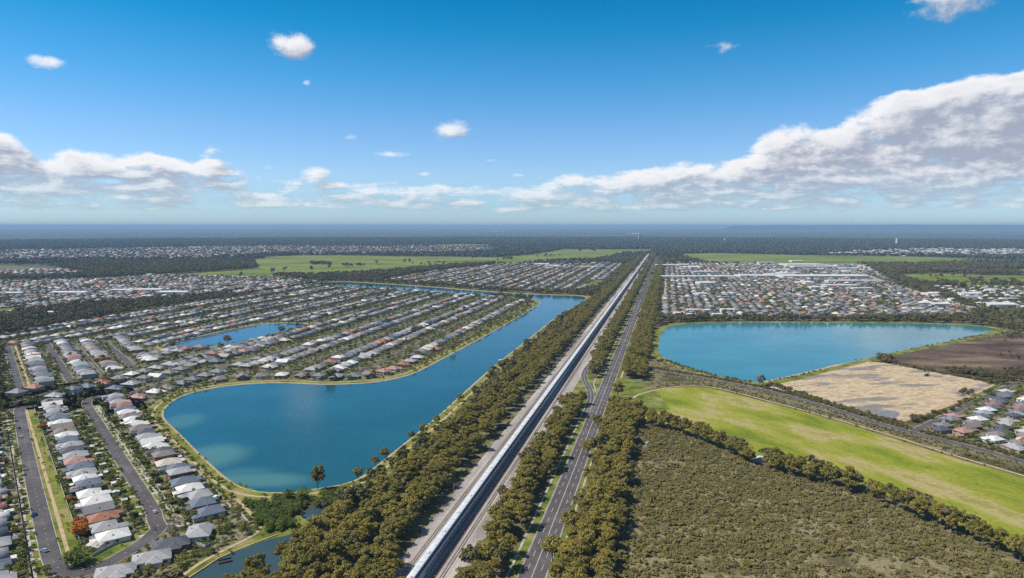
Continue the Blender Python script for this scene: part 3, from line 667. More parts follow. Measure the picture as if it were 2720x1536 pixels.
def tomesh_arrays(me):
    V = np.array([v.co[:] for v in me.vertices]); Fq = []
    for p_ in me.polygons:
        q = list(p_.vertices)
        Fq.append(q + [-1] * (4 - len(q)))
    return V, np.array(Fq)
HA = [(tomesh_arrays(a), tomesh_arrays(b)) for a, b, _, _, _ in HM]

# --- rows of houses: dictionaries with place, heading, look
H = []; occ = {}
def free(x, y, r):
    k = 16; i, j = int(x // k), int(y // k)
    for a in range(i - 1, i + 2):
        for b_ in range(j - 1, j + 2):
            for (qx, qy) in occ.get((a, b_), ()):
                if (qx - x) ** 2 + (qy - y) ** 2 < r * r: return False
    return True
def addh(x, y, yaw, row, var=None, colr=None, wall=None, r=12.0, zones=(SUB,), sc_=1.0, chk=True):
    if not inview(x, y, 120): return False
    if chk:
        dx, dy = 6.0 * sc_, 6.0 * sc_
        zz = zone(np.array([x, x + dx, x - dx, x, x]), np.array([y, y, y, y + dy, y - dy]))
        if not np.all(np.isin(zz, zones)): return False
        if not free(x, y, r): return False
    occ.setdefault((int(x // 16), int(y // 16)), []).append((x, y))
    if var is None: var = random.choices(range(7), (3, 3, 3, 2, 1.5, 3, .7))[0]
    if colr is None: colr = random.choices(list(ROOFC), (1.0, 3.6, 4.8, 2.2, 2.6, 2.6, .65, .45, .6))[0]
    H.append(dict(x=x, y=y, yaw=yaw, row=row, var=var, col=colr, wall=wall or random.choice(WK), s=sc_)); return True
def hrow(fn, a0, a1, c, step, row, seq=None, face=0, r=12.0, zones=(SUB,), jit=.6, gap=0, cjit=.8, chk=True):
    """row of houses along fn(a, c)"""
    p0, p1 = fn(a0, c), fn(a1, c); yaw = math.atan2(p1[1] - p0[1], p1[0] - p0[0]) + (math.pi if face else 0)
    n = int(abs(a1 - a0) / step); k = 0
    for i in range(n + 1):
        a = a0 + (a1 - a0) * i / n + random.uniform(-jit, jit)
        if gap and random.random() < gap: continue
        cc = seq[k] if seq and k < len(seq) else None
        if addh(*fn(a, c + random.uniform(-cjit, cjit)), yaw + random.gauss(0, .012), row, colr=cc, r=r, zones=zones, chk=chk): k += 1
W_, LG, GR, SB, DG, TA, TE, SA, CR = 'white', 'light grey', 'grey', 'slate blue', 'dark grey', 'taupe', 'terracotta', 'salmon', 'cream'
# nearest estate, colours read from the photograph from the near end outwards
hrow(SO, 414, 776, 49.5, 14.6, 'middle row', [W_, LG, TE, GR, W_, W_, SB, W_, LG, SB, SA, LG, DG, LG, SB, W_, TA, TA, W_, SB, GR, LG, LG, W_, GR, LG], 0, 11, jit=.2, cjit=.5, chk=False)
hrow(SO, 415, 762, 100, 14.6, 'lakeside row', [SB, SB, LG, W_, SB, LG, SB, CR, TA, DG, W_, W_, LG, DG, TA, W_, W_, TA, W_, SB, TE, LG, GR, LG], 1, 11, jit=.2, cjit=.5, chk=False)
hrow(SO, 366, 770, -2, 14.8, 'far-left row', [TE, LG, LG, SB, LG, LG, DG, LG, W_, TE, SA, LG, W_, W_, GR, LG, DG, W_, TE, LG, GR, SB], 1, 11, jit=.2, chk=False)
for q, yaw_, v_, c_ in (((905, 1440), 25, 7, LG), ((1185, 1330), 27, 7, LG), ((1335, 1222), 28, 7, DG), ((1555, 1125), 15, 0, LG)):
    x, y = c1(*q); addh(x, y, R(yaw_), 'cluster below the street bend', v_, c_, 'brick' if c_ == DG else 'white wall', chk=False, sc_=1.0)
# streets further up the left side
hrow(SO, 872, 1185, 52, 13.6, 'row by the distant footpath', [GR, LG, LG, SB, GR, SB, GR, LG, DG, SB, SB, LG, LG, W_, TE, W_, LG], 0, 10.5)
hrow(SO, 872, 1180, 92, 13.6, 'row between the distant streets', [LG, GR, LG, GR, SB, LG, LG, W_, SB, TE, SA, LG, LG], 0, 10.5)
hrow(SO, 885, 1170, 121, 13.6, 'row left of the wide street', [W_, GR, SB, SA, TE, LG, LG, LG, GR, GR, SA, TA], 1, 10.5)
hrow(SO, 915, 1170, 165, 14.5, 'row beside the small pond', [W_, W_, LG, GR, LG], 1, 10.5)
# rows crossing between the two
for v_, a0, a1, nm in ((-505, 560, 800, 'first row above the near streets'), (-556, 545, 900, 'second row above the near streets'), (-589, 545, 900, 'third row above the near streets'), (-641, 548, 900, 'fourth row above the near streets')):
    hrow(UV, a0, a1, v_, 19, nm, None, 0, 13, jit=1.5)
# row facing the lake across its bank
shore = offset(lakeA, 30); k = 0; lastp = None
for i, (x, y) in enumerate(shore):
    u_, v_ = toUV(x, y)
    if not (v_ < -255 and 500 < u_ < 900): continue
    if lastp and math.dist(lastp, (x, y)) < 17: continue
    a = shore[i - 1]; yaw = math.atan2(y - a[1], x - a[0])
    if u_ > 640 and addh(x, y, yaw, 'curved lakefront row', r=14): lastp = (x, y)
shC = offset(lakeC, 26); lastp = None
# peninsula rows and the wider estate
nm = {0: 'first street', 1: 'second street', 2: 'third street', 3: 'fourth street'}
vroads = [-350, -434, -518, -604, -688, -772, -856, -940, -1024, -1108, -1192]
for i, v_ in enumerate(vroads):
    for sg in (1, -1):
        hrow(UV, 700, 1700, v_ + sg * 29, 15.5 if i < 3 else 16.5, ('channel side of the ' if sg > 0 else 'inland side of the ') + nm.get(i, 'streets behind the pond'), None, 0 if sg > 0 else 1, 12.5, jit=1.2, cjit=1.2)
for v_ in np.arange(-960, -1500, -42): hrow(UV, 900, 1900, v_, 19, 'western estate', None, 0, 13, jit=2)
def gridfill(poly, code_ok, su, sv, rowname, yaw_uv=0, keep=.9, r=13, colw=None, jit=2.0, big=1.0, road_every=2, gapf=1.55):
    us, vs = zip(*[toUV(*q) for q in poly]); 
    c0, s0 = math.cos(yaw_uv), math.sin(yaw_uv)
    cu, cv_ = (min(us) + max(us)) / 2, (min(vs) + max(vs)) / 2; RR = max(max(us) - min(us), max(vs) - min(vs)) * .75
    a = np.arange(-RR, RR, su); k = 0; b_ = -RR
    px = np.array([q[0] for q in poly]); 
    while b_ < RR:
        U = cu + a * c0 - b_ * s0; V = cv_ + a * s0 + b_ * c0
        x, y = U * sh + V * ch, U * ch - V * sh
        ok = pip(poly, x, y) & inview(x, y, 60)
        for xx, yy in zip(x[ok], y[ok]):
            if random.random() > keep: continue
            addh(xx + random.uniform(-jit, jit), yy + random.uniform(-jit, jit), math.pi / 2 - HEAD - yaw_uv * -1 + (math.pi / 2 if random.random() < .15 else 0), rowname, colr=random.choices(list(ROOFC), colw)[0] if colw else None, r=r, sc_=big)
        k += 1; b_ += sv if k % 2 else sv * gapf
CW = (1.0, 3, 4, 1.5, 2.0, 4.5, 1.3, 1.3, .8)
gridfill(subs['northchan'], SUB, 17, 25, 'estate beyond the channel', 0, .88, 13, CW, big=1.1)
gridfill(subs['west'], SUB, 18, 27, 'western estate', .25, .84, 13, CW, big=1.1)
gridfill(subs['east'], SUB, 17.5, 26, 'estate beyond the reservoir', math.pi / 2, .88, 13, (1.0, 3, 4, 1.2, 2.2, 5.5, .8, 1.4, 1.2), jit=2.6, big=1.12, gapf=1.35)
gridfill(subs['eastfar'], SUB, 22, 30, 'eastern estate', math.pi / 2, .7, 13, (6, 5, 3, 1, 1, 1, .3, .3, 2))
gridfill(subs['corner'], SUB, 14, 16.5, 'corner estate', .55, .96, 10, (1.4, 2.8, 3.4, 3.2, 2.4, 2.6, 1.2, .8, .5), 1.0, .86, gapf=1.25)
gridfill(subs['westfar'], SUB, 26, 34, 'far western estate', .2, .75, 16, CW, big=1.2)
gridfill(subs['farleft'], SUB, 27, 36, 'far town', .1, .85, 19, (2.0, 3, 3, .5, 2, 5, 2.0, 2.2, 1.5), 6, 1.6)
gridfill(subs['farright'], SUB, 40, 52, 'far town', .1, .8, 25, (4, 4, 3, .5, 1.5, 3, .5, .5, 2), 6, 2.0)
# small hamlets in the far forest
for (x0, x1, y) in ((1740, 1860, 645.5), (1665, 1700, 622), (2330, 2500, 655), (2080, 2200, 641), (1300, 1340, 615), (950, 1120, 646), (640, 700, 651)):
    for _ in range(26):
        a, b_ = G(random.uniform(x0, x1), y + random.uniform(-1, 1)); addh(a, b_, random.random() * 3, 'far town', r=20, chk=False, sc_=2.4, colr=random.choice([TE, SA, W_, CR, W_]))

# row ordinals, then individuals and the mass
for h in H: h['d'] = math.hypot(h['x'], h['y'])
H.sort(key=lambda h: h['d'])
cnt = {}
ROWL = {'middle row': 'middle row between footpath and street', 'lakeside row': 'lakeside row', 'far-left row': 'row left of the long street'}
ORD = ['first', 'second', 'third', 'fourth', 'fifth', 'sixth', 'seventh', 'eighth', 'ninth', 'tenth', 'eleventh', 'twelfth', 'thirteenth', 'fourteenth', 'fifteenth', 'sixteenth', 'seventeenth', 'eighteenth', 'nineteenth', 'twentieth']
protoH = {}
HN = [h for h in H if inview(h['x'], h['y'], 25)][:300]
hs = set(id(h) for h in HN)
for n, h in enumerate(HN):
    k = (h['row'], h['col']); cnt[k] = cnt.get(k, 0) + 1; i = cnt[k]
    det = n < 130
    root = empty('house', (h['x'], h['y'], .06), h['yaw']); root.scale = (h['s'],) * 3
    nmr = h['row']; tot = sum(1 for q in HN if q['row'] == h['row'] and q['col'] == h['col'])
    two = ' two-storey' if h['var'] == 6 else ''
    lab = f"{h['col']}-roofed{two} house, {ROWL.get(nmr, nmr)}" if tot == 1 else f"{ORD[i-1] if i <= 20 else 'farthest'} {h['col']}-roofed house from the near end, {ROWL.get(nmr, nmr)}"
    h['short'] = f"{h['col']}-roofed house" if tot == 1 else f"{ORD[i-1] if i <= 20 else 'farthest'} {h['col']}-roofed house"
    tag(root, lab, 'house', 'suburban houses beside the lakes')
    wme, rme, wins, door, _v = HM[h['var']]
    for nme, me, mt in (('wall', wme, WMAT[h['wall']]), ('roof', rme, RMAT[h['col']])):
        if not me.materials: me.materials.append(None)
        o = bpy.data.objects.new(nme, me); col.objects.link(o); o.parent = root; o.material_slots[0].link = 'OBJECT'; o.material_slots[0].material = mt
    if det:
        roof_o = o
        ws, dr, vt = HPART[h['var']]
        if not vt.materials: vt.materials.append(WMAT['grey wall'])
        o = bpy.data.objects.new('roof_vent', vt); col.objects.link(o); o.parent = roof_o
        for me in ws:
            if not me.materials: me.materials.append(glass)
            o = bpy.data.objects.new('window', me); col.objects.link(o); o.parent = root
        if not dr.materials: dr.materials.append(garage_m)
        o = bpy.data.objects.new('door', dr); col.objects.link(o); o.parent = root
# every other house joins one mass
allm = list(RMAT.values()) + list(WMAT.values()); RK = list(ROOFC)
VV, FF, MI, base = [], [], [], 0
for h in H:
    if id(h) in hs: continue
    (wv, wf), (rv, rf) = HA[h['var']]
    c, s_ = math.cos(h['yaw']), math.sin(h['yaw'])
    z0 = .35 if h['d'] > 2600 else .06
    for (v, f), mi in (((wv, wf), 9 + WK.index(h['wall'])), ((rv, rf), RK.index(h['col']))):
        q = v * h['s']; out = np.stack([q[:, 0] * c - q[:, 1] * s_ + h['x'], q[:, 0] * s_ + q[:, 1] * c + h['y'], q[:, 2] + z0], 1)
        VV.append(out); FF.append(np.where(f < 0, -1, f + base)); MI.append(np.full(len(f), mi)); base += len(v)
o = link('distant_houses', npmesh('distant_houses', np.concatenate(VV), np.concatenate(FF), np.concatenate(MI)), allm)
tag(o, 'mass of small grey, white and red roofs spreading to the far towns', 'houses', kind='stuff')
print('houses', len(H))

# --- warehouses and long white sheds
wh = [G(1770, 733) + (640, 30, 9, 'very long white industrial shed beyond the eastern houses'), ]
def shed(px0, px1, py, dep, hh, lab, colr='white'):
    a = G(px0, py); b_ = G(px1, py); Lx = b_[0] - a[0]
    root = empty('warehouse', ((a[0] + b_[0]) / 2, a[1] + dep / 2, .1), 0)
    tag(root, lab, 'warehouse', 'large pale warehouses')
    m = MB(); m.box(-Lx / 2 + .3, Lx / 2 - .3, -dep / 2 + .3, dep / 2 - .3, 0, hh); m.build('wall', WMAT['white wall' if colr == 'white' else 'grey wall'], root)
    m = MB(); nb_ = max(1, int(round(Lx / 60)))
    for i in range(nb_):
        x0 = -Lx / 2 + Lx * i / nb_ + .2; x1 = -Lx / 2 + Lx * (i + 1) / nb_ - .2; n = len(m.v); y0, y1 = -dep / 2, dep / 2; r_ = 1.6
        m.box(x0, x1, y0, y1, hh, hh + .3)
        m.face([(x0, y0, hh + .32), (x1, y0, hh + .32), (x1, 0, hh + r_), (x0, 0, hh + r_)]); m.face([(x0, 0, hh + r_), (x1, 0, hh + r_), (x1, y1, hh + .32), (x0, y1, hh + .32)])
        m.face([(x0, y0, hh + .32), (x0, 0, hh + r_), (x0, y1, hh + .32)]); m.face([(x1, y0, hh + .32), (x1, y1, hh + .32), (x1, 0, hh + r_)])
    m.build('roof', RMAT[colr], root)
    m = MB()
    for i in range(nb_ * 2):
        x = -Lx / 2 + Lx * (i + .5) / (nb_ * 2); m.box(x - 2.5, x + 2.5, -dep / 2 + .18, -dep / 2 + .26, 0, 4.2)
    m.build('roller_doors', WMAT['grey wall'], root)
    raster([(a[0] - 8, a[1] - 8), (b_[0] + 8, a[1] - 8), (b_[0] + 8, a[1] + dep + 8), (a[0] - 8, a[1] + dep + 8)], HOUSE)
S = [(1755, 1955, 741, 42, 8, 'very long white industrial shed behind the eastern houses'), (1966, 2060, 739, 60, 8, 'white warehouse at the right end of the very long shed'),
 (2080, 2310, 741, 75, 9, 'broad white warehouse complex left of the diagonal highway'), (2200, 2335, 752, 30, 7, 'white shed just below the broad warehouse complex'),
 (1748, 1795, 710, 55, 9, 'white warehouse nearest the railway'), (1802, 1828, 709, 55, 9, 'short white warehouse right of the one nearest the railway'), (1832, 1858, 713, 30, 8, 'small white warehouse at the end of the group near the railway'),
 (1762, 1815, 690, 60, 8, 'far pale warehouse beside the green field'), (2090, 2190, 709, 90, 9, 'far white warehouse behind the broad complex'), (2110, 2230, 714, 50, 9, 'second far white warehouse behind the broad complex'),
 (1858, 1900, 760, 48, 9, 'large white hall among the eastern houses'), (1855, 1880, 789, 24, 8, 'small white hall among the eastern houses'), (1817, 1845, 751, 30, 6, 'low white building left of the large hall'),
 (2120, 2165, 757, 40, 7, 'pale school building among the eastern houses'), (2155, 2205, 769, 26, 6, 'pale school wing below the school building'), (2190, 2275, 765, 30, 7, 'long white roof beside the school'), (2265, 2320, 772, 16, 6, 'thin white roof right of the school'),
 (1792, 1820, 840, 14, 6, 'white waterside building nearest the rail corridor'), (1825, 1855, 830, 12, 5, 'pale building behind the waterside row'), (1826, 1850, 842, 10, 5, 'second white waterside building from the rail corridor'), (1858, 1880, 842, 10, 5, 'third white waterside building from the rail corridor'), (1870, 1888, 831, 12, 5, 'square pale building behind the waterside row'), (1893, 1916, 842, 10, 5, 'fourth white waterside building from the rail corridor'), (1917, 1965, 831, 16, 6, 'long white roof behind the waterside row'),
 (2193, 2285, 676, 90, 9, 'bright white warehouse at the left end of the far right industrial strip'),
 (2560, 2610, 788, 30, 7, 'white warehouse across the diagonal highway'), (2630, 2710, 820, 45, 8, 'large white warehouse at the right edge beside the highway'), (2470, 2530, 765, 12, 5, 'long dark-sided shed at the edge of the small green field'),
 (290, 345, 778, 30, 7, 'white commercial roof left of centre in the western suburb'), (355, 425, 777, 36, 7, 'widest white commercial roof in the western suburb'), (415, 495, 784, 36, 7, 'pale commercial roof right of the widest one'), (130, 225, 786, 34, 8, 'grey-white factory roof in the western suburb'), (10, 55, 786, 26, 7, 'small factory roof at the left edge'), (110, 165, 838, 14, 6, 'white curved-looking shed in the western woods'),
 (1420, 1460, 707, 60, 8, 'white warehouse in the estate beyond the channel'), (1448, 1490, 711, 40, 8, 'second white warehouse in the estate beyond the channel'), (1545, 1590, 713, 30, 7, 'pale shed near the rail corridor beyond the channel'),
 (385, 398, 737, 40, 9, 'small white tower-like shed by the western field')]
for q in S: shed(*q)
def shedrow(x0, x1, y0, y1, n, wmin, wmax, dep, hh, where):
    xs = sorted(random.uniform(x0, x1) for _ in range(n))
    for i, x in enumerate(xs): shed(x, x + random.uniform(wmin, wmax), random.uniform(y0, y1), random.uniform(.5, 1) * dep, random.uniform(.7, 1) * hh, f'{ORD[i] if i < 20 else "farthest"} pale warehouse from the left {where}', random.choice(('white', 'white', 'light grey')))
shedrow(460, 690, 653, 660, 16, 8, 30, 90, 8, 'in the far western town')
shedrow(0, 200, 664, 676, 12, 6, 18, 70, 8, 'at the left end of the far town')
shedrow(2300, 2700, 668, 681, 20, 16, 60, 110, 9, 'in the far right industrial strip')
shedrow(1085, 1165, 644, 647, 6, 10, 26, 120, 10, 'at the edge of the far forest')
shedrow(1780, 2250, 696, 734, 20, 14, 55, 40, 7, 'in the industrial area beyond the eastern houses')
shedrow(2450, 2700, 768, 830, 16, 14, 46, 30, 6, 'across the diagonal highway')
shedrow(0, 480, 768, 800, 14, 8, 28, 20, 6, 'among the western houses')
shedrow(1400, 1600, 700, 716, 8, 8, 20, 30, 6, 'in the estate beyond the channel')

# ================================================================== railway
DARK = flat('rail steel', (.055, .045, .045), .45, .5, .2, 3)
def track(vc, lab):
    root = empty('railway_track', (*UV(0, vc), 0)); tag(root, lab, 'track', 'railway tracks')
    ox, oy = UV(0, vc)
    for s_ in (-.72, .72):
        m = MB()
        us = list(np.linspace(150, 1500, 16)) + [2500, UE]
        for a, b_ in zip(us, us[1:]):
            q = [UV(a, vc + s_ - .13), UV(a, vc + s_ + .13), UV(b_, vc + s_ + .13), UV(b_, vc + s_ - .13)]; n = len(m.v)
            m.v += [(x - ox, y - oy, z) for z in (.24, .52) for x, y in q]
            for f in ((4, 7, 6, 5), (0, 4, 5, 1), (2, 6, 7, 3)): m.f.append(tuple(n + i for i in f[::-1])); m.mi.append(0)
        m.build('rail', DARK, root)
    m = MB(); u = 150
    while u < 1100:
        q = [UV(u, vc - 1.25), UV(u, vc + 1.25), UV(u + .3, vc + 1.25), UV(u + .3, vc - 1.25)]
        m.face([(x - ox, y - oy, .30) for x, y in q][::-1]); u += .8
    tag(m.build('sleepers', MAT['concrete'], root), kind='stuff')
track(-123.2, 'track left of the long train, dark rails on pale ballast')
track(-108.0, 'track directly right of the train, edged by its shadow')
track(-104.3, 'outermost track on the right of the train')
# --- the very long train
TV0, TV1, TH = -116.0, -112.4, 7.6
root = empty('train', (*UV(0, 0), 0)); tag(root, 'extremely long white-roofed train with dark blue sides running to the horizon', 'train')
m_, t, b = newmat('train roof', .7, .1)
b.inputs['Base Color'].default_value = (.66, .69, .72, 1); n = t.noise(wpos(t), .5, 5)
t.put(b.inputs['Base Color'], t.mix(t.smooth(n, .3, .7), (.42, .47, .52), (.58, .60, .62))); TROOF = m_
TDARK = flat('train upper side', (.035, .10, .15), .35, .5, .25, .6); TLOW = flat('train lower side', (.62, .72, .80), .45, .5, .15, .4); TRIM = flat('train trim', (.70, .74, .78), .4, .5)
TWIN = flat('train window', (.09, .12, .16), .2, .6, .2, .8)
def prism(m, us, prof, mi=0, close=True):
    for a, b_ in zip(us, us[1:]):
        k = len(prof); n = len(m.v)
        for u in (a, b_):
            for v_, z in prof: m.v.append((*UV(u, v_), z))
        for i in range(k if close else k - 1):
            j = (i + 1) % k; m.f.append((n + i, n + k + i, n + k + j, n + j)); m.mi.append(mi)
        if close: m.f += [tuple(n + i for i in range(k)), tuple(n + k + i for i in range(k))[::-1]]; m.mi += [mi, mi]
m = MB(); u = 152; cars = []
while u < UE: cars.append((u, min(u + 24.4, UE))); u += 24.7
for a, b_ in cars:
    prism(m, [a, b_], [(TV0, TH - .45), (TV0 + .35, TH - .12), (-114.2, TH), (TV1 - .3, TH - .12), (TV1 + .05, TH - .35), (TV1 + .05, TH - .6), (TV0, TH - .6)])
    if a < 1500:
        x = a + 1
        while x < b_ - 1: prism(m, [x, x + .12], [(TV0 + .4, TH - .1), (-114.2, TH + .05), (TV1 - .45, TH - .04), (TV1 - .5, TH - .2), (TV0 + .4, TH - .2)]); x += 2.95
        prism(m, [a + 8, a + 10.5], [(-115.0, TH - .05), (-115.0, TH + .3), (-113.4, TH + .3), (-113.4, TH - .05)])
m.build('roof', TROOF, root)
m = MB()
for a, b_ in cars: prism(m, [a + .1, b_ - .1], [(TV0 + .1, 4.4), (TV0 + .1, TH - .62), (TV1 - .1, TH - .62), (TV1 - .1, 4.4)])
m.build('upper_side', TDARK, root)
m = MB()
for a, b_ in cars: prism(m, [a + .05, b_ - .05], [(TV0 + .05, .55), (TV0 + .05, 4.2), (TV1, 4.2), (TV1, .55)])
m.build('lower_side', TLOW, root)
m = MB()
prism(m, [152, UE], [(TV0 - .02, 4.2), (TV0 - .02, 4.4), (TV1 + .16, 4.4), (TV1 + .16, 4.2)])
m.build('ledge', TRIM, root)
m = MB(); u = 154
while u < 1200: prism(m, [u, u + .12], [(TV1 - .1, 4.4), (TV1 - .1, TH - .7), (TV1 - .02, TH - .7), (TV1 - .02, 4.4)]); u += 1.1
tag(m.build('fins', flat('fin metal', (.05, .085, .12), .4), root), kind='stuff')
far_w = MB(); nw = 0; u = 290
for a, b_ in cars:
    if a < 280 or a > 1500: continue
    x = a + 1.2
    while x < b_ - 2:
        prof = [(TV1 + .01, 1.3), (TV1 + .01, 2.7), (TV1 + .04, 2.7), (TV1 + .04, 1.3)]
        if nw < 100:
            mm = MB(); prism(mm, [x, x + 1.7], prof); mm.build('window', TWIN, root); nw += 1
        else: prism(far_w, [x, x + 1.7], prof)
        x += 2.6
tag(far_w.build('window', TWIN, root), kind='stuff')
m = MB(); 
for a, b_ in cars:
    if a < 1500:
        for x in (a + 3, b_ - 3): prism(m, [x - 1.3, x + 1.3], [(TV0 + .6, .3), (TV0 + .6, .55), (TV1 - .5, .55), (TV1 - .5, .3)])
tag(m.build('bogies', DARK, root), kind='stuff')
# the line's bend in the far distance
mb = MB(); bend = chaikin([UV(UE, -114), UV(4500, -98), UV(4750, -30), UV(4950, 60), UV(5100, 200)], 2, False)
ribbon_faces(mb, bend, -9, 9, .7); tag(mb.build('railway_bed', MAT['ballast']), kind='structure')

# --- poles along the line
PM = flat('pole paint', (.50, .47, .42), .6, .3)
pole_me = MB(); pole_me.tube((0, 0, 0), (0, 0, 9.5), .15, .10, 6); pole_me = pole_me.mesh('pole_mast'); pole_me.materials.append(PM)
arm_me = MB(); arm_me.tube((0, 0, 8.3), (3.1, 0, 8.9), .06, .05, 5); arm_me.tube((0, 0, 7.2), (3.1, 0, 8.7), .05, .04, 5); arm_me = arm_me.mesh('pole_arm'); arm_me.materials.append(PM)
pl = [(398, -129.3, 0), (421, -131, 1), (490, -129.5, 0), (560, -129.5, 0), (345, -130.5, 1), (300, -129.8, 0)] + [(u, -129.6, 0) for u in np.arange(615, 2600, 27)]
pr = [(340, -97.2, 0), (372, -98.2, 0), (420, -97, 0), (455, -97.6, 0), (520, -97.5, 0), (585, -97.5, 0), (640, -98, 0)] + [(u, -97.5, 0) for u in np.arange(700, 1500, 50)]
for side, lst in ((0, pl), (1, pr)):
    for u, v_, small in lst:
        r_ = empty('line_pole', (*UV(u, v_), .15), math.pi / 2 * 0 - HEAD + (math.pi if side else 0)); s_ = .55 if small else random.uniform(.9, 1.1) * (1 if not side else .8); r_.scale = (s_,) * 3
        tag(r_, 'thin pale pole standing in the ballast right of the train, by the middle tree belt' if side else ('short bare pole at the edge of the trees left of the railway' if small else 'thin pale pole standing in the ballast left of the train'), 'pole',
            'poles right of the railway' if side else ('short poles left of the railway' if small else 'poles left of the railway'))
        o = bpy.data.objects.new('mast', pole_me); col.objects.link(o); o.parent = r_
        if not small: o = bpy.data.objects.new('arm', arm_me); col.objects.link(o); o.parent = r_

# ================================================================== vegetation
def leafmat(name, stops_, rnd=.5, rough=.75, trans=.0):
    m_, t, b = newmat(name, rough, .15); oi = t.add('ShaderNodeObjectInfo')
    n = t.noise(wpos(t), .55, 3, .6); f = t.m('ADD', t.m('MULTIPLY', oi.outputs['Random'], rnd), t.m('MULTIPLY', n, 1 - rnd))
    t.put(b.inputs['Base Color'], t.ramp(f, stops_)); return m_
LM = {
 'gum': leafmat('gum foliage', [(.15, (.095, .086, .022)), (.35, (.165, .142, .030)), (.52, (.245, .196, .038)), (.68, (.175, .160, .040)), (.9, (.25, .182, .050))], .4),
 'bushgreen': leafmat('green foliage', [(.2, (.045, .07, .012)), (.5, (.085, .12, .018)), (.8, (.13, .15, .025))], .4),
 'garden': leafmat('garden foliage', [(.12, (.065, .085, .018)), (.35, (.115, .130, .022)), (.6, (.175, .175, .028)), (.78, (.15, .13, .03)), (.88, (.20, .14, .018)), (.95, (.30, .12, .012))], .75),
 'autumn': leafmat('autumn foliage', [(.2, (.30, .07, .010)), (.5, (.44, .14, .012)), (.8, (.52, .22, .02))], .2),
 'wood': leafmat('wood foliage', [(.15, (.07, .068, .026)), (.45, (.115, .105, .036)), (.7, (.16, .135, .048)), (.9, (.13, .105, .054))], .6),
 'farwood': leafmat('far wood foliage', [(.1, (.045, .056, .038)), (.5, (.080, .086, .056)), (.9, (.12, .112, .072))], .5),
 'scrub': leafmat('scrub foliage', [(.1, (.105, .096, .038)), (.35, (.175, .152, .050)), (.55, (.24, .195, .072)), (.68, (.14, .14, .034)), (.82, (.31, .245, .13)), (.95, (.29, .26, .20))], .6)}
BARK = flat('bark', (.19, .155, .125), .9, .1, .3, 2)
def crown_arrays(seed, R_, H0, H1, npuff, nleaf, leaf, flatness=.7, pr=(.26, .42), up=.35):
    """leaf-sized quads spread over many puffs that fill a crown"""
    r = np.random.default_rng(seed); P = []
    for i in range(npuff):
        while True:
            q = r.uniform(-1, 1, 3)
            d = math.hypot(q[0], q[1])
            if d < 1 and q[2] > -.75 and (d * d + q[2] ** 2) < 1.05 and (d * d + q[2] ** 2) > .18: break
        P.append(((q[0]) * R_ * .80, q[1] * R_ * .80, H0 + (q[2] * .5 + .5) * (H1 - H0), R_ * r.uniform(*pr)))
    V, Fq = [], []
    for (cx, cy, cz, pr_) in P:
        d = r.normal(size=(nleaf, 3)); d /= np.linalg.norm(d, axis=1)[:, None]; d[:, 2] = np.where(d[:, 2] < -.35, -d[:, 2], d[:, 2])
        rad = pr_ * r.uniform(.72, 1.08, nleaf)
        c = np.stack([cx + d[:, 0] * rad, cy + d[:, 1] * rad, cz + d[:, 2] * rad * flatness], 1)
        nrm = d + r.normal(scale=.55, size=d.shape); nrm[:, 2] += up; nrm /= np.linalg.norm(nrm, axis=1)[:, None]
        a = np.cross(nrm, r.normal(size=d.shape)); a /= np.linalg.norm(a, axis=1)[:, None]; b_ = np.cross(nrm, a)
        s_ = leaf * r.uniform(.6, 1.25, nleaf)[:, None] * .5; e = r.uniform(.55, 1.0, nleaf)[:, None]
        q = np.stack([c - a * s_ - b_ * s_ * e, c + a * s_ - b_ * s_ * e, c + a * s_ * .6 + b_ * s_ * e, c - a * s_ * .6 + b_ * s_ * e], 1)
        n0 = len(V) * 1; V.append(q.reshape(-1, 3))
    V = np.concatenate(V); n = len(V) // 4; Fq = np.arange(n * 4).reshape(n, 4)
    return V, Fq, P
def crown_mesh(name, mat, *a, **k):
    V, Fq, P = crown_arrays(*a, **k); me = npmesh(name, V, Fq); me.materials.append(mat); return me, P
def trunk_mesh(name, P, H0, r0=.28, lean=.4, nl=6, seed=0):
    r = random.Random(seed); m = MB(); a = (0, 0, -.1); b_ = (lean * r.uniform(-1, 1), lean * r.uniform(-1, 1), H0 * .55); c = (b_[0] * 1.6, b_[1] * 1.6, H0 + .5)
    m.tube(a, b_, r0, r0 * .75); m.tube(b_, c, r0 * .75, r0 * .5)
    for (x, y, z, q) in P[:nl]:
        src = b_ if r.random() < .5 else c; m.tube(src, (x * .85, y * .85, z), r0 * .42, r0 * .14, 5)
    me = m.mesh(name); me.materials.append(BARK); return me
def kind(mat, n, seed, R_, H0, H1, npuff, nleaf, leaf, r0=.28, nl=6, **k):
    out = []
    for i in range(n):
        me, P = crown_mesh('crown', mat, seed + i, R_ * random.uniform(.9, 1.1), H0, H1 * random.uniform(.92, 1.08), npuff, nleaf, leaf, **k)
        out.append((me, trunk_mesh('trunk', P, H0, r0, nl=nl, seed=seed + i)))
    return out
GUM = kind(LM['gum'], 8, 100, 5.9, 4.4, 12.2, 46, 78, .58, pr=(.15, .33))
GARD = kind(LM['garden'], 7, 200, 2.3, 1.1, 4.4, 9, 60, .42, .12, 4, pr=(.35, .55))
SCR = kind(LM['scrub'], 6, 300, 2.2, .2, 1.7, 10, 56, .42, .07, 6, pr=(.22, .42))
BUSH = kind(LM['bushgreen'], 4, 400, 3.6, .8, 5.0, 14, 90, .55, .15, 4, pr=(.38, .6))
WOODT = kind(LM['wood'], 5, 500, 5.0, 3.6, 10.5, 14, 34, 1.25)
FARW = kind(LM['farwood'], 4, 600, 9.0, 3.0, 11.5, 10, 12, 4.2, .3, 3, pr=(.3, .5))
AUT = kind(LM['autumn'], 2, 700, 4.7, 1.0, 7.8, 30, 90, .62, .2, 5, pr=(.3, .45))
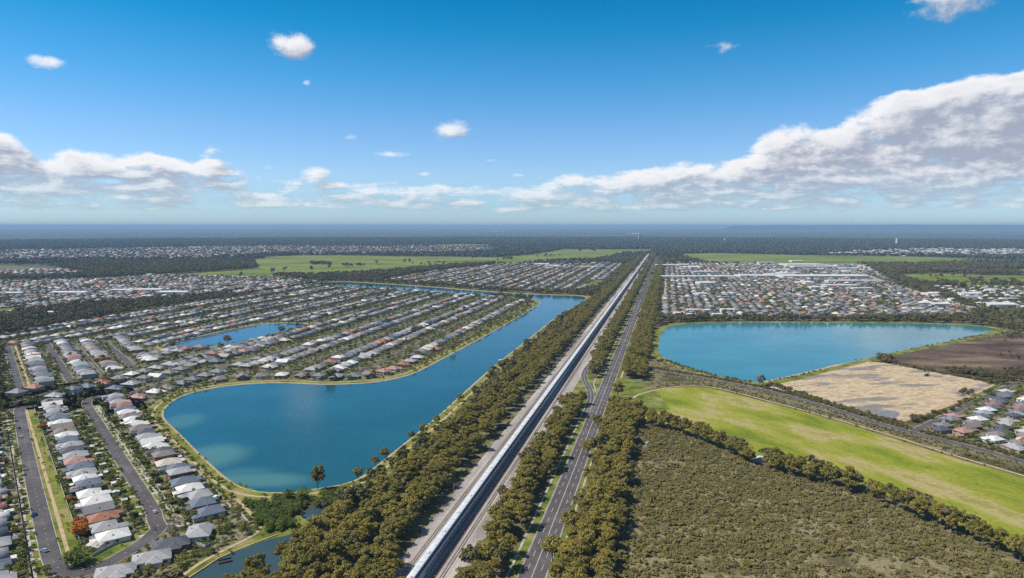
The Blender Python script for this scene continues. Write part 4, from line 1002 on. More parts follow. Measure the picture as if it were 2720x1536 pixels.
def plant(nm_, kk, x, y, s_, lab, cat, group=None, z=0, sz=None, i=None, trunk=True):
    i = random.randrange(len(kk)) if i is None else i
    r_ = empty(nm_, (x, y, z), random.random() * 6.28); r_.scale = (s_, s_, sz or s_); tag(r_, lab, cat, group)
    for n_, me in (('crown', kk[i][0]), ('trunk', kk[i][1])):
        if n_ == 'trunk' and not trunk: continue
        o = bpy.data.objects.new(n_, me); col.objects.link(o); o.parent = r_
        if n_ == 'crown': last = o
    return last
# points per zone: jittered grid
def jgrid(x0, x1, y0, y1, sp, jit=.48):
    gx, gy = np.meshgrid(np.arange(x0, x1, sp), np.arange(y0, y1, sp)); gx = gx + rng.uniform(-jit, jit, gx.shape) * sp; gy = gy + rng.uniform(-jit, jit, gy.shape) * sp
    return gx.ravel(), gy.ravel()
# footprints of the houses keep trees out
for h in H:
    if h['d'] > 3000: continue
    c, s_ = math.cos(h['yaw']), math.sin(h['yaw']); k = h['s']
    raster([(h['x'] + (a * c - b_ * s_) * k, h['y'] + (a * s_ + b_ * c) * k) for a, b_ in ((-6.3, -8.6), (6.3, -8.6), (6.3, 8.8), (-6.3, 8.8))], HOUSE)
def pick(code, x0, x1, y0, y1, sp, mg=120, keep=1.0, dmin=0, dmax=1e9):
    x, y = jgrid(x0, x1, y0, y1, sp); m = inview(x, y, mg); x, y = x[m], y[m]; m = zone(x, y) == code; x, y = x[m], y[m]
    d = np.hypot(x, y); m = (d > dmin) & (d < dmax) & (rng.random(len(x)) < keep); return x[m], y[m]
def scatter(name, lab, cat, x, y, s, src, z=0.0, sz=None, mat=None):
    n = len(x); me = bpy.data.meshes.new(name); me.vertices.add(n); zz = np.full(n, z) if np.isscalar(z) else z
    me.vertices.foreach_set('co', np.stack([x, y, zz], 1).astype(np.float32).ravel())
    for nm_, arr, ty in (('rz', rng.uniform(0, 6.28, n), 'FLOAT'), ('sc', s, 'FLOAT'), ('sz', s if sz is None else sz, 'FLOAT')):
        a = me.attributes.new(nm_, ty, 'POINT'); a.data.foreach_set('value', np.asarray(arr, np.float32))
    a = me.attributes.new('vi', 'INT', 'POINT'); a.data.foreach_set('value', rng.integers(0, len(src), n).astype(np.int32))
    o = link(name, me); tag(o, lab, cat, kind='stuff')
    c = bpy.data.collections.new(name + ' kinds')
    for q in src: c.objects.link(q)
    ng = bpy.data.node_groups.new(name, 'GeometryNodeTree'); ng.interface.new_socket('Geometry', in_out='INPUT', socket_type='NodeSocketGeometry'); ng.interface.new_socket('Geometry', in_out='OUTPUT', socket_type='NodeSocketGeometry')
    t = NT(ng); gi_ = t.add('NodeGroupInput'); go_ = t.add('NodeGroupOutput')
    ci = t.add('GeometryNodeCollectionInfo'); ci.inputs['Collection'].default_value = c; ci.inputs['Separate Children'].default_value = True; ci.inputs['Reset Children'].default_value = True
    def at(nm_, ty): return t.add('GeometryNodeInputNamedAttribute', {'Name': nm_}, data_type=ty).outputs[0]
    ip = t.add('GeometryNodeInstanceOnPoints'); t.l.new(gi_.outputs[0], ip.inputs['Points']); t.l.new(ci.outputs[0], ip.inputs['Instance']); ip.inputs['Pick Instance'].default_value = True
    t.l.new(at('vi', 'INT'), ip.inputs['Instance Index'])
    t.l.new(t.add('ShaderNodeCombineXYZ', {'Z': at('rz', 'FLOAT')}).outputs[0], ip.inputs['Rotation'])
    t.l.new(t.add('ShaderNodeCombineXYZ', {'X': at('sc', 'FLOAT'), 'Y': at('sc', 'FLOAT'), 'Z': at('sz', 'FLOAT')}).outputs[0], ip.inputs['Scale'])
    outg = ip.outputs[0]
    if mat:
        sm = t.add('GeometryNodeSetMaterial'); sm.inputs['Material'].default_value = mat; t.l.new(outg, sm.inputs[0]); outg = sm.outputs[0]
    t.l.new(outg, go_.inputs[0])
    mo = o.modifiers.new('scatter', 'NODES'); mo.node_group = ng; return o

# gums of the three belts
x, y = pick(BELT, -600, 1400, 220, 4400, 7.2, 140, .95)
u_, v_ = x * sh + y * ch, x * ch - y * sh
keepm = ~((np.abs(v_ + 156 - 3 * np.sin(u_ / 40)) < 3.4) & (rng.random(len(x)) < .85))     # the track between the two left belts
x, y, v_, u_ = x[keepm], y[keepm], v_[keepm], u_[keepm]
o_ = np.argsort(np.hypot(x, y)); x, y, v_, u_ = x[o_], y[o_], v_[o_], u_[o_]
m = inview(x, y, 20); near_i = np.where(m)[0][:288]; gum_src = []
for i in near_i:
    if v_[i] < -161: lab, gr = 'olive gum tree in the dense belt nearest the lake, left of the railway', 'gums of the lakeside belt'
    elif v_[i] < -125: lab, gr = 'olive gum tree in the belt touching the left side of the railway', 'gums along the left of the railway'
    elif v_[i] < -60: lab, gr = 'olive gum tree in the belt between the railway and the main road', 'gums between railway and road'
    else: lab, gr = 'olive gum tree in the belt right of the main road beside the scrub', 'gums right of the main road'
    k = random.randrange(8); c_ = plant('gum_tree', GUM, x[i], y[i], random.uniform(.68, 1.18), lab, 'tree', gr, i=k); gum_src.append((k, c_))
srcs = {}
for k, c_ in gum_src: srcs.setdefault(k, c_)
srcs = list(srcs.values())
rest = np.ones(len(x), bool); rest[near_i] = False; xr, yr = x[rest], y[rest]; dr = np.hypot(xr, yr)
scatter('gum_belts', 'long olive belts of gum trees running beside the railway and road to the horizon', 'trees', xr, yr, rng.uniform(.75, 1.12, len(xr)), srcs)

# named single trees and bushes
def at(px, py): return G(px, py)
x, y = c1(620, 1128); plant('autumn_tree', AUT, x, y, 1.0, 'large bright orange autumn tree beside the red-roofed house', 'tree')
x, y = c1(622, 1062); plant('autumn_tree', AUT, x, y, .72, 'smaller rust-orange tree just behind the large orange one', 'tree')
x, y = c1(325, 300); plant('autumn_tree', AUT, x, y, .62, 'small orange tree between the sandy footpath and pale roofs', 'tree')
x, y = c1(540, 860); plant('autumn_tree', AUT, x, y, .45, 'low yellow-orange garden tree by the fence below the white roofs', 'tree')
x, y = c1(955, 1385); plant('autumn_tree', AUT, x, y, .45, 'yellow-orange shrub beside the bend in the near street', 'tree')
x, y = G(2722, 1178); plant('autumn_tree', AUT, x, y, .7, 'orange tree at the right edge among the corner houses', 'tree')
x, y = c1(615, 1345); plant('round_bush', BUSH, x, y, 1.75, 'big dark rounded bush at the end of the sandy footpath', 'bush', sz=1.5)
x, y = G(845, 1303); plant('gum_tree', GUM, x, y, 1.05, 'lone tall gum with an open crown on the near lake shore', 'tree', sz=1.35)
x, y = G(1640, 1060); plant('gum_tree', GUM, x, y, 1.25, 'single broad gum right of the road where the slip road joins', 'tree', sz=1.3)
for (px, py, s_, lab) in ((1468, 1492, 1.1, 'broad gum leaning over the right lane of the main road, nearest the camera'), (1562, 1212, 1.0, 'gum overhanging the right edge of the main road halfway along the scrub'), (1588, 1140, .95, 'gum overhanging the right edge of the main road below the meadow corner')):
    x, y = G(px, py); plant('gum_tree', GUM, x, y, s_, lab, 'tree')
for (px, py, s_, lab) in ((925, 928, 1.0, 'dark tree at the left tip of the small pond'), (1208 / 2, 918, 1.15, 'round dark tree on the near bank of the small pond'), (748, 888, 1.1, 'dark tree on the right bank of the small pond'), (790, 872, .8, 'slim tree at the right end of the small pond')):
    px = 458 if px == 925 else px
    x, y = G(px, py); plant('gum_tree', GUM, x, y, s_, lab, 'tree')
for i, (px, py, s_) in enumerate(((768, 1326, 1.05), (806, 1326, 1.2), (862, 1322, 1.0), (884, 1320, .8), (912, 1318, 1.05), (655, 1345, .8), (676, 1348, .95), (700, 1338, .75), (690, 1392, .8), (716, 1402, .9), (735, 1330, .9), (770, 1345, .8))):
    x, y = G(px, py); q = plant('green_bush', BUSH, x, y, s_, ('bright green rounded bush by the shore between lake and creek' if i < 5 else 'green bush on the grass left of the creek inlet'), 'bush', 'bushes by the near shore' if i < 5 else 'bushes left of the creek')
bush_src = []
for o in list(col.objects):
    if o.name.startswith('crown') and o.parent and o.parent.name.startswith('green_bush'): bush_src.append(o)
bs = {}
for o in bush_src: bs.setdefault(o.data.name, o)
bush_src = list(bs.values())
# shore gums leaning over the sandy edge of the lake
for (px, py) in ((1160, 1120), (1125, 1150), (1092, 1165), (1022, 1215), (998, 1235), (952, 1272), (1430, 890), (1368, 938), (1500, 832), (1222, 1062)):
    x, y = G(px, py + 6); plant('gum_tree', GUM, x, y, random.uniform(.6, .8), 'small gum standing on the sandy far-right shore of the lake', 'tree', 'small gums on the lake shore')
# trees along the lower edge of the meadow
te = chaikin(D((1595, 1062), (1660, 1078), (1700, 1088), (1800, 1124), (1900, 1172), (1980, 1195), (2040, 1210), (2150, 1240), (2300, 1300), (2450, 1365), (2650, 1455)), 2, False); ndr = 0
for a, b_ in zip(te, te[1:]):
    n = max(1, int(math.dist(a, b_) / 5.0))
    for k in range(n):
        for row in (0, 1):
            if random.random() < (.08 if row == 0 else .35): continue
            f = (k + random.random()) / n; x = a[0] + (b_[0] - a[0]) * f + random.gauss(0, 1.6); y = a[1] + (b_[1] - a[1]) * f + random.gauss(0, 1.6) + row * 7
            if not inview(x, y, 60): continue
            pxx, _ = PX(x, y)
            if 2000 < pxx < 2030: continue
            plant('gum_tree', GUM, x, y, random.uniform(.65, 1.0), 'gum tree in the single line between the scrub and the green meadow', 'tree', 'gums along the lower edge of the meadow', sz=random.uniform(.85, 1.2)); ndr += 1
print('meadow trees', ndr)
# lake-side and other bushes as mass
x, y = [], []
for pts, n, sp in (([(745, 1345), (722, 1375), (738, 1405), (752, 1380), (700, 1360), (770, 1352), (790, 1350), (760, 1365), (728, 1352), (708, 1388)], 12, 7.0), ([(880, 1340), (905, 1336), (930, 1328), (860, 1348), (960, 1310)], 9, 8.0)):
    for q in pts:
        gx, gy = G(*q)
        for _ in range(n): x.append(gx + random.gauss(0, sp * .5)); y.append(gy + random.gauss(0, sp * .5))
x, y = np.array(x), np.array(y); m = zone(x, y) != WATER; x, y = x[m], y[m]
scatter('creekside_thicket', 'tangled olive and green thicket round the head of the creek', 'shrubs', x, y, rng.uniform(.4, .85, len(x)), bush_src)

# garden trees
gx1, gy1 = pick(SUB, -900, 1400, 220, 1300, 4.1, 100, .84, 0, 620); gx2, gy2 = pick(SUB, -1500, 1900, 300, 1600, 6.2, 100, .72, 620, 1300); gx3, gy3 = pick(SUB, -2500, 3500, 900, 3200, 9.5, 60, .76, 1300, 3000); gx4, gy4 = pick(OPEN, -900, 1400, 220, 700, 5, 100, .30, 0, 700)
m4 = np.abs(toUV(gx4, gy4)[1] + 300) > 0
s1 = rng.gamma(7, .082, len(gx1)); s2 = rng.gamma(7, .112, len(gx2)); s3 = rng.gamma(8, .135, len(gx3)); s4 = rng.uniform(.2, .55, len(gx4))
x = np.concatenate([gx1, gx2, gx3]); y = np.concatenate([gy1, gy2, gy3]); s_ = np.concatenate([s1, s2, s3])
o_ = np.argsort(np.hypot(x, y)); x, y, s_ = x[o_], y[o_], s_[o_]
m = inview(x, y, 15); ni = np.where(m)[0][:288]; gs = {}; tcnt = {}
GLAB = [('garden_tree', 'leafy garden tree beside the houses in the near left estate', 'tree', 'garden trees of the near estate')]
for i in ni:
    nmx, lab, cat, gr = GLAB[0]; k = random.randrange(7)
    hh = min(HN, key=lambda h: (h['x'] - x[i]) ** 2 + (h['y'] - y[i]) ** 2); q_ = (hh['short'], hh['row']); tcnt[q_] = tcnt.get(q_, 0) + 1
    lab = f"{(['', 'second ', 'third ', 'fourth ', 'fifth '] + [o_ + ' ' for o_ in ORD[5:]])[min(tcnt[q_] - 1, 19)]}nearest garden tree to the {hh['short']}, {hh['row']}"; c_ = plant(nmx, GARD, x[i], y[i], s_[i], lab, cat, gr, z=.06, i=k); gs.setdefault(k, c_)
gsrc = list(gs.values()); rest = np.ones(len(x), bool); rest[ni] = False
scatter('garden_trees', 'small garden trees and shrubs filling the gaps between the houses', 'trees', x[rest], y[rest], s_[rest], gsrc, z=.06)
scatter('verge_shrubs', 'scattered shrubs on the grassy strips and banks', 'shrubs', gx4, gy4, s4, gsrc, z=.1)
# dry ground bushes
x, y = pick(DRY, -200, 1400, 300, 1300, 4.2, 80, .36); x2, y2 = pick(OPEN, 200, 1400, 350, 1400, 5.0, 80, .45)
m = (toUV(x2, y2)[1] > 30); x2, y2 = x2[m], y2[m]
scr_src = {}
# scrub: a few named bushes, the rest one mass
sx, sy = pick(SCRUB, -100, 700, 220, 800, 2.0, 110, .95); mm_ = rng.random(len(sx)) < (.72 + .42 * np.sin(sx / 31 + 2 * np.sin(sy / 23)) * np.sin(sy / 13 + sx / 40)); sx, sy = sx[mm_], sy[mm_]; o_ = np.argsort(np.hypot(sx, sy)); sx, sy = sx[o_], sy[o_]
m = inview(sx, sy, 0); ni = np.where(m)[0][:60]
for i in ni:
    k = random.randrange(6); c_ = plant('scrub_bush', SCR, sx[i], sy[i], random.uniform(.5, 1.1), 'low grey-green bush at the bottom edge of the scrub right of the trees', 'bush', 'scrub bushes at the bottom edge', z=.05, i=k); scr_src.setdefault(k, c_)
ssrc = list(scr_src.values()); rest = np.ones(len(sx), bool); rest[ni] = False
scatter('scrub', 'dense olive and grey scrub covering the lower right', 'scrub', sx[rest], sy[rest], rng.gamma(7, .088, rest.sum()), ssrc, z=.05)
scatter('roadside_scrub', 'low olive scrub on the dry ground along the country road and reservoir', 'scrub', np.concatenate([x, x2]), np.concatenate([y, y2]), rng.uniform(.3, .75, len(x) + len(x2)), ssrc, z=.05)
# belts of bushes: along the country road and between bare ground and field
def linebush(line, w_, sp, smin, smax, off=0):
    l2 = offset(line, off, False); X_, Y_, S_ = [], [], []
    for a, b_ in zip(l2, l2[1:]):
        n = int(math.dist(a, b_) / sp) + 1
        for k in range(n):
            f = random.random(); X_.append(a[0] + (b_[0] - a[0]) * f + random.gauss(0, w_)); Y_.append(a[1] + (b_[1] - a[1]) * f + random.gauss(0, w_)); S_.append(random.uniform(smin, smax))
    return X_, Y_, S_
LB = [linebush(roadJ[8:], 2.2, .7, .4, .95, -9), linebush(roadJ[10:], 2.0, 2.2, .3, .6, 8), linebush(D((1930, 966), (1990, 985), (2100, 1022), (2200, 1052), (2262, 1064)), 3.5, .7, .7, 1.3), linebush(D((2300, 1062), (2400, 1030), (2500, 980)), 2, 3.5, .5, 1.8),
      linebush(D((2215, 905), (2290, 922), (2350, 935), (2440, 952), (2520, 962)), 3, .8, .6, 1.2), linebush(D((1910, 962), (1990, 948), (2090, 920), (2200, 894), (2340, 866), (2470, 843)), 2.5, 1.1, .4, .9), linebush(D((1655, 905), (1700, 918), (1760, 935), (1830, 950), (1890, 962)), 4, 1.2, .5, 1.1),
      linebush(track_[6:], 2.5, 1.6, .3, .6, -9)]
X_, Y_, S_ = [sum((list(q[i]) for q in LB), []) for i in range(3)]
X_, Y_, S_ = map(np.array, (X_, Y_, S_)); m = (zone(X_, Y_) != WATER) & (zone(X_, Y_) != CLEAR) | (zone(X_, Y_) == DRY); X_, Y_, S_ = X_[m], Y_[m], S_[m]
scatter('hedgerow_scrub', 'ragged lines of dark olive bushes along the country road and bare ground', 'scrub', X_, Y_, S_ * .40, bush_src, z=.05, mat=LM['wood'])
# low wood among the brown field edge
x, y = [], []
for q, n, s0 in (((2420, 936), 40, 9), ((2450, 940), 50, 9), ((2480, 945), 50, 9), ((2510, 950), 40, 8), ((2570, 940), 30, 10), ((2590, 900), 20, 14), ((2575, 850), 60, 22), ((2430, 992), 8, 4), ((2300, 1060), 8, 3), ((2510, 965), 16, 6), ((2545, 958), 16, 6)):
    gx, gy = G(q[0] * 1.056, q[1] * 1.056)
    for _ in range(n): x.append(gx + random.gauss(0, s0)); y.append(gy + random.gauss(0, s0 * .8))
scatter('copse', 'dark low copse at the edge of the brown ploughed field', 'trees', np.array(x), np.array(y), rng.uniform(.3, .5, len(x)), srcs, mat=LM['wood'])

# island trees on the far meadow and other distinct far trees: real trees, and models for the far woods
wsrc = {}; fsrc = {}
for i, (px, py) in enumerate(((828, 722), (875, 716), (920, 712), (1001, 704), (1075, 700), (1088, 700), (1255, 690), (725, 728), (757, 724), (1350, 690), (640, 740), (1265, 688))):
    x, y = G(px, py); k = i % 5; c_ = plant('tall_tree', WOODT, x, y, 1.7, 'tall dark tree standing at the near edge of the far green plain', 'tree', 'tall trees along the near edge of the plain', sz=2.0, i=k); wsrc.setdefault(k, c_)
for i in range(34):
    x, y = G(852 + random.uniform(-26, 26), 702 + random.uniform(-3.0, 2.2)); k = i % 4; c_ = plant('dark_tree', FARW, x, y, random.uniform(.7, 1.1), 'dark tree in the clump standing alone on the far green plain', 'tree', 'clump on the far plain', i=k); fsrc.setdefault(k, c_)
wsrc, fsrc = list(wsrc.values()), list(fsrc.values())
ww = []
for (px, py, n, sx_, sy_) in ((940, 708, 14, 30, 1.2), (1580, 667, 12, 8, .8), (1540, 668, 6, 4, .6), (2270 + 250, 735, 14, 50, 4), (2520, 760, 30, 40, 3), (2640, 755, 40, 60, 4), (2400, 758, 20, 25, 3), (2600, 697, 30, 60, 2.5), (1345, 692, 10, 20, 1.5), (1180, 705, 14, 60, 2), (1450, 682, 10, 30, 1)):
    for _ in range(n): ww.append(G(px + random.gauss(0, sx_ * .6), py + random.gauss(0, sy_)))
x, y = map(np.array, zip(*ww)); scatter('plain_trees', 'scattered trees dotting the far green fields', 'trees', x, y, rng.uniform(.8, 1.7, len(x)), wsrc)
# shoreline trees on the north shore of the peninsula and before the eastern houses
ww = []
for px, py in ((925, 770), (955, 772), (1000, 774), (1050, 777), (1085, 780), (1090, 781), (1105, 782), (1145, 786), (1155, 786), (880, 766), (820, 764), (1200, 790)):
    for _ in range(3): ww.append(G(px + random.uniform(-4, 4), py + random.uniform(-1, 1)))
for px in range(1770, 2640, 5):
    if random.random() < .75: ww.append(G(px, 853.5 + random.uniform(-2.5, .5) - (1 if px > 2300 else 0)))
x, y = map(np.array, zip(*ww)); m = zone(x, y) != WATER; x, y = x[m], y[m]
scatter('shore_trees', 'dark trees strung along the distant shores in front of the houses', 'trees', x, y, rng.uniform(.35, .85, len(x)), wsrc)
# woods
x1, y1 = pick(WOOD, -1900, 3000, 260, 2200, 9.5, 120, .9, 0, 2200)
scatter('woods', 'dark olive woods between the estates', 'woods', x1, y1, rng.uniform(.7, 1.25, len(x1)), wsrc)
x1, y1 = pick(WOOD, -2600, 4000, 1500, 3700, 13, 60, .9, 2200, 3600)
scatter('woods', 'dark woods at the edge of the green plain', 'woods', x1, y1, rng.uniform(1.0, 1.7, len(x1)), wsrc)
x1, y1 = pick(WOOD, -9000, 11000, 3000, 9500, 27, 40, .9, 3600, 9500)
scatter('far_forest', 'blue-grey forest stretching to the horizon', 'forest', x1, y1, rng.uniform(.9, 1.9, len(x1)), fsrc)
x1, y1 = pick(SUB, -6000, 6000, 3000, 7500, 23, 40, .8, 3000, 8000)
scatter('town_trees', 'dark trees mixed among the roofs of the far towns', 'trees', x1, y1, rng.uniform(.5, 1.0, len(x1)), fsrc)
x1, y1 = pick(SUB, -2600, 3500, 1300, 3100, 20, 40, .32, 1300, 3000)
scatter('suburb_trees', 'taller dark trees standing among the suburban roofs', 'trees', x1, y1, rng.uniform(.4, .75, len(x1)), wsrc)

# ================================================================== street details
# garden fences and hedges of the near estate
FM = flat('fence panel', (.50, .48, .45), .8); HEDM = LM['bushgreen']
def fence(pts, lab, hgt=1.7):
    r_ = empty('garden_fence', (pts[0][0], pts[0][1], .06)); tag(r_, lab, 'fence')
    m = MB(); mp_ = MB()
    for a, b_ in zip(pts, pts[1:]):
        Ls = math.dist(a, b_); dx, dy = (b_[0] - a[0]) / Ls, (b_[1] - a[1]) / Ls; nx, ny = -dy * .05, dx * .05; ox, oy = pts[0]
        q = [(a[0] - nx - ox, a[1] - ny - oy), (b_[0] - nx - ox, b_[1] - ny - oy), (b_[0] + nx - ox, b_[1] + ny - oy), (a[0] + nx - ox, a[1] + ny - oy)]; n = len(m.v)
        m.v += [(*p_, z) for z in (0, hgt) for p_ in q]; fs = [(4, 5, 6, 7), (0, 1, 5, 4), (1, 2, 6, 5), (2, 3, 7, 6), (3, 0, 4, 7)]; m.f += [tuple(n + i for i in f) for f in fs]; m.mi += [0] * 5
        for k in range(int(Ls / 2.5)): x, y = a[0] + dx * k * 2.5 - ox, a[1] + dy * k * 2.5 - oy; mp_.box(x - .09, x + .09, y - .09, y + .09, 0, hgt + .12)
    m.build('panel', FM, r_); tag(mp_.build('posts', FM, r_), kind='stuff')
fence([SO(405, 35.8), SO(560, 35.8), SO(762, 35.6)], 'long pale fence between the sandy footpath and the gardens')
fence([SO(386, 12.6), SO(520, 12.6), SO(700, 12.6)], 'long pale fence along the left side of the long street')
fence([SO(432, 84.6), SO(560, 84.6), SO(735, 84.6)], 'pale front fence along the right side of the middle street')
fence([SO(418, 113.2), SO(560, 112.8), SO(640, 113)], 'pale back fence between the gardens and the lake path')
fence([c1(720, 1290), c1(820, 1235), c1(950, 1165), c1(1060, 1095)], 'grey retaining fence above the grass verge at the bend', 1.5)
fence([c1(1800, 990), c1(1880, 965), c1(1945, 1038)], 'white fence round the corner house beside the lake path')
fence([c1(1525, 1190), c1(1600, 1215), c1(1700, 1175)], 'white garden fence below the corner house', 1.4)
hedge_mes = []
for L_ in (7, 9, 11):
    r = np.random.default_rng(L_); n = 420; face = r.random(n); px_ = r.uniform(-L_ / 2, L_ / 2, n); a = r.uniform(-.55, .55, n); zt = r.uniform(0, 1.7, n)
    c = np.stack([px_, np.where(face < .45, a, np.where(a > 0, .6, -.6)), np.where(face < .45, 1.75, zt)], 1) + r.normal(scale=.06, size=(n, 3)); nr = np.stack([np.zeros(n), np.where(face < .45, 0, np.sign(c[:, 1])), np.where(face < .45, 1, .2)], 1) + r.normal(scale=.4, size=(n, 3))
    nr /= np.linalg.norm(nr, axis=1)[:, None]; t1 = np.cross(nr, r.normal(size=(n, 3))); t1 /= np.linalg.norm(t1, axis=1)[:, None]; t2 = np.cross(nr, t1); s0 = .24
    V = np.stack([c - t1 * s0 - t2 * s0, c + t1 * s0 - t2 * s0, c + t1 * s0 + t2 * s0, c - t1 * s0 + t2 * s0], 1).reshape(-1, 3)
    bm_ = MB(); bm_.box(-L_ / 2, L_ / 2, -.5, .5, 0, 1.6); V = np.concatenate([V, np.array(bm_.v)]); Fq = np.concatenate([np.arange(n * 4).reshape(n, 4), np.array(bm_.f) + n * 4])
    me = npmesh('hedge', V, Fq); me.materials.append(HEDM); hedge_mes.append(me)
YW = math.atan2(SO(1, 0)[1] - SO(0, 0)[1], SO(1, 0)[0] - SO(0, 0)[0])
nh = 0
for o_c, side, s0, s1 in ((38 + 3.2, 'on the footpath side of the middle row', 410, 760), (65, 'on the street side of the middle row', 420, 740), (109.5, 'behind the lakeside row', 415, 700), (5.5, 'in front of the row left of the long street', 372, 740), (87.2, 'in front of the lakeside row', 425, 730)):
    s_ = s0
    while s_ < s1:
        x, y = SO(s_ + 7.3 + random.uniform(-1, 1), o_c)
        if inview(x, y, 30) and random.random() < .82 and nh < 140:
            L_ = random.randrange(3); o = bpy.data.objects.new('hedge', hedge_mes[L_]); col.objects.link(o); o.location = (x, y, .08); o.rotation_euler = (0, 0, YW + math.pi / 2 + random.gauss(0, .03)); o.scale = (.9 if o_c != 87.2 and o_c != 65 else .6, 1, random.uniform(.8, 1.1)); nh += 1
            tag(o, 'clipped green hedge dividing two gardens ' + side, 'hedge', 'garden hedges ' + side)
        s_ += 14.6
# sheds and patios between the gardens
SHC = {'white': RMAT['white'], 'grey': RMAT['grey'], 'slate': RMAT['slate blue'], 'salmon': RMAT['salmon']}
shed_w = MB(); shed_w.box(-1.7, 1.7, -1.3, 1.3, 0, 2.1); shed_w = shed_w.mesh('shed_wall'); shed_r = MB(); gable(shed_r, -1.95, 1.95, -1.55, 1.55, 2.25, .3, .12); shed_r = shed_r.mesh('shed_roof')
k = 0; ck = {}
for o_c, side in ((62.5, 'behind the middle row'), (40.5, 'beside the footpath'), (110, 'behind the lakeside row'), (7.5, 'left of the long street')):
    for s_ in np.arange(420, 690, 22):
        if random.random() < .35: continue
        x, y = SO(s_ + random.uniform(-5, 5), o_c + random.uniform(-1.5, 1.5))
        if not inview(x, y, 5): continue
        cc = random.choice(list(SHC)); ck[(side, cc)] = ck.get((side, cc), 0) + 1
        r_ = empty('garden_shed', (x, y, .07), YW + random.choice((0, math.pi / 2))); r_.scale = (random.uniform(.7, 1.4), random.uniform(.8, 1.3), 1)
        tag(r_, f'small {cc}-roofed garden shed {side}, {ORD[ck[(side, cc)] - 1]} from the near end', 'shed', 'garden sheds')
        for n_, me, mt in (('wall', shed_w, WMAT['render']), ('roof', shed_r, SHC[cc])):
            if not me.materials: me.materials.append(None)
            o = bpy.data.objects.new(n_, me); col.objects.link(o); o.parent = r_; o.material_slots[0].link = 'OBJECT'; o.material_slots[0].material = mt
# cars
def car_meshes():
    body = MB(); prof = [(-2.2, .35), (-2.2, .85), (-1.9, .95), (1.1, .95), (2.1, .80), (2.25, .6), (2.2, .35)]
    def ext(m, prof, y0, y1):
        n = len(m.v); k = len(prof); m.v += [(x, y0, z) for x, z in prof] + [(x, y1, z) for x, z in prof]
        for i in range(k): j = (i + 1) % k; m.f.append((n + i, n + j, n + k + j, n + k + i)); m.mi.append(0)
        m.f += [tuple(n + i for i in range(k))[::-1], tuple(n + k + i for i in range(k))]; m.mi += [0, 0]
    ext(body, prof, -.88, .88); ext(body, [(-1.45, 1.42), (-1.3, 1.5), (.2, 1.5), (.35, 1.42)], -.66, .66)
    cab = MB(); ext(cab, [(-1.85, .95), (-1.45, 1.42), (.35, 1.42), (1.05, .95)], -.74, .74)
    wh_ = MB(); wh_.tube((0, -.12, 0), (0, .12, 0), .34, .34, 12)
    return body.mesh('car_body'), cab.mesh('car_glass'), wh_.mesh('car_wheel')
CB, CG, CWH = car_meshes(); CG.materials.append(glass); CWH.materials.append(DARK); CB.materials.append(None)
def paint(n_, c): return flat(n_, c, .3, .6, .03)
CP = {'dark blue': paint('dark blue paint', (.03, .05, .12)), 'silver blue': paint('silver blue paint', (.25, .33, .42)), 'white': paint('white car paint', (.75, .75, .75)), 'black': paint('black paint', (.02, .02, .025)), 'red': paint('red paint', (.45, .03, .02)), 'silver': paint('silver paint', (.45, .46, .47))}
def car(x, y, yaw, c, lab, s_=1.0):
    r_ = empty('parked_car', (x, y, .24), yaw); r_.scale = (s_,) * 3; tag(r_, lab, 'car', 'parked cars')
    o = bpy.data.objects.new('body', CB); col.objects.link(o); o.parent = r_; o.material_slots[0].link = 'OBJECT'; o.material_slots[0].material = CP[c]
    o = bpy.data.objects.new('cabin_glass', CG); col.objects.link(o); o.parent = r_
    for wx in (-1.35, 1.4):
        for wy in (-.8, .8): o = bpy.data.objects.new('wheel', CWH); col.objects.link(o); o.parent = r_; o.location = (wx, wy, .32)
x, y = c1(265, 965); car(x, y, YW, 'dark blue', 'dark blue car parked at the left kerb of the long street', 1.25)
x, y = c1(345, 1250); car(x, y, YW + .5, 'silver blue', 'silver-blue car nearest the camera on the long street', 1.1)
x, y = c1(1208, 945); car(x, y, YW, 'silver', 'silver car near the junction at the right kerb')
x, y = c1(815, 465); car(x, y, YW + 1.2, 'dark blue', 'dark blue car in a driveway off the middle street')
x, y = c1(640, 160); car(x, y, YW, 'silver blue', 'silver-blue car where the middle street bends')
x, y = c1(915, 700); car(x, y, YW + 1.4, 'white', 'white car in a driveway left of the middle street')
x, y = c1(1240, 640); car(x, y, YW, 'black', 'black car in a front yard right of the middle street')
x, y = c1(150, 290); car(x, y, YW, 'black', 'black car at the left kerb near the top of the long street')
x, y = c1(165, 360); car(x, y, YW, 'silver', 'silver car at the left kerb near the top of the long street')
x, y = c1(2160 - 560, 1062); car(x, y, .6, 'dark blue', 'dark blue car in the yard of the corner house by the lake path') if False else None
for i, (px, py, c) in enumerate(((22, 905, 'white'), (25, 965, 'black'), (27, 975, 'dark blue'), (30, 990, 'silver'), (32, 1000, 'dark blue'))):
    x, y = G(px, py); car(x, y, YW, c, f'{c} car parked on the distant left street, {ORD[i]} from far end')
x, y = G(1215, 300); 
for i, (v_, u, c) in enumerate(((-59, 1010, 'white'), (-65.5, 1180, 'silver'), (-59, 1330, 'white'))):
    x, y = UV(u, v_); car(x, y, math.pi / 2 - HEAD, c, f'{c} car on the main road, {ORD[i]} nearest')
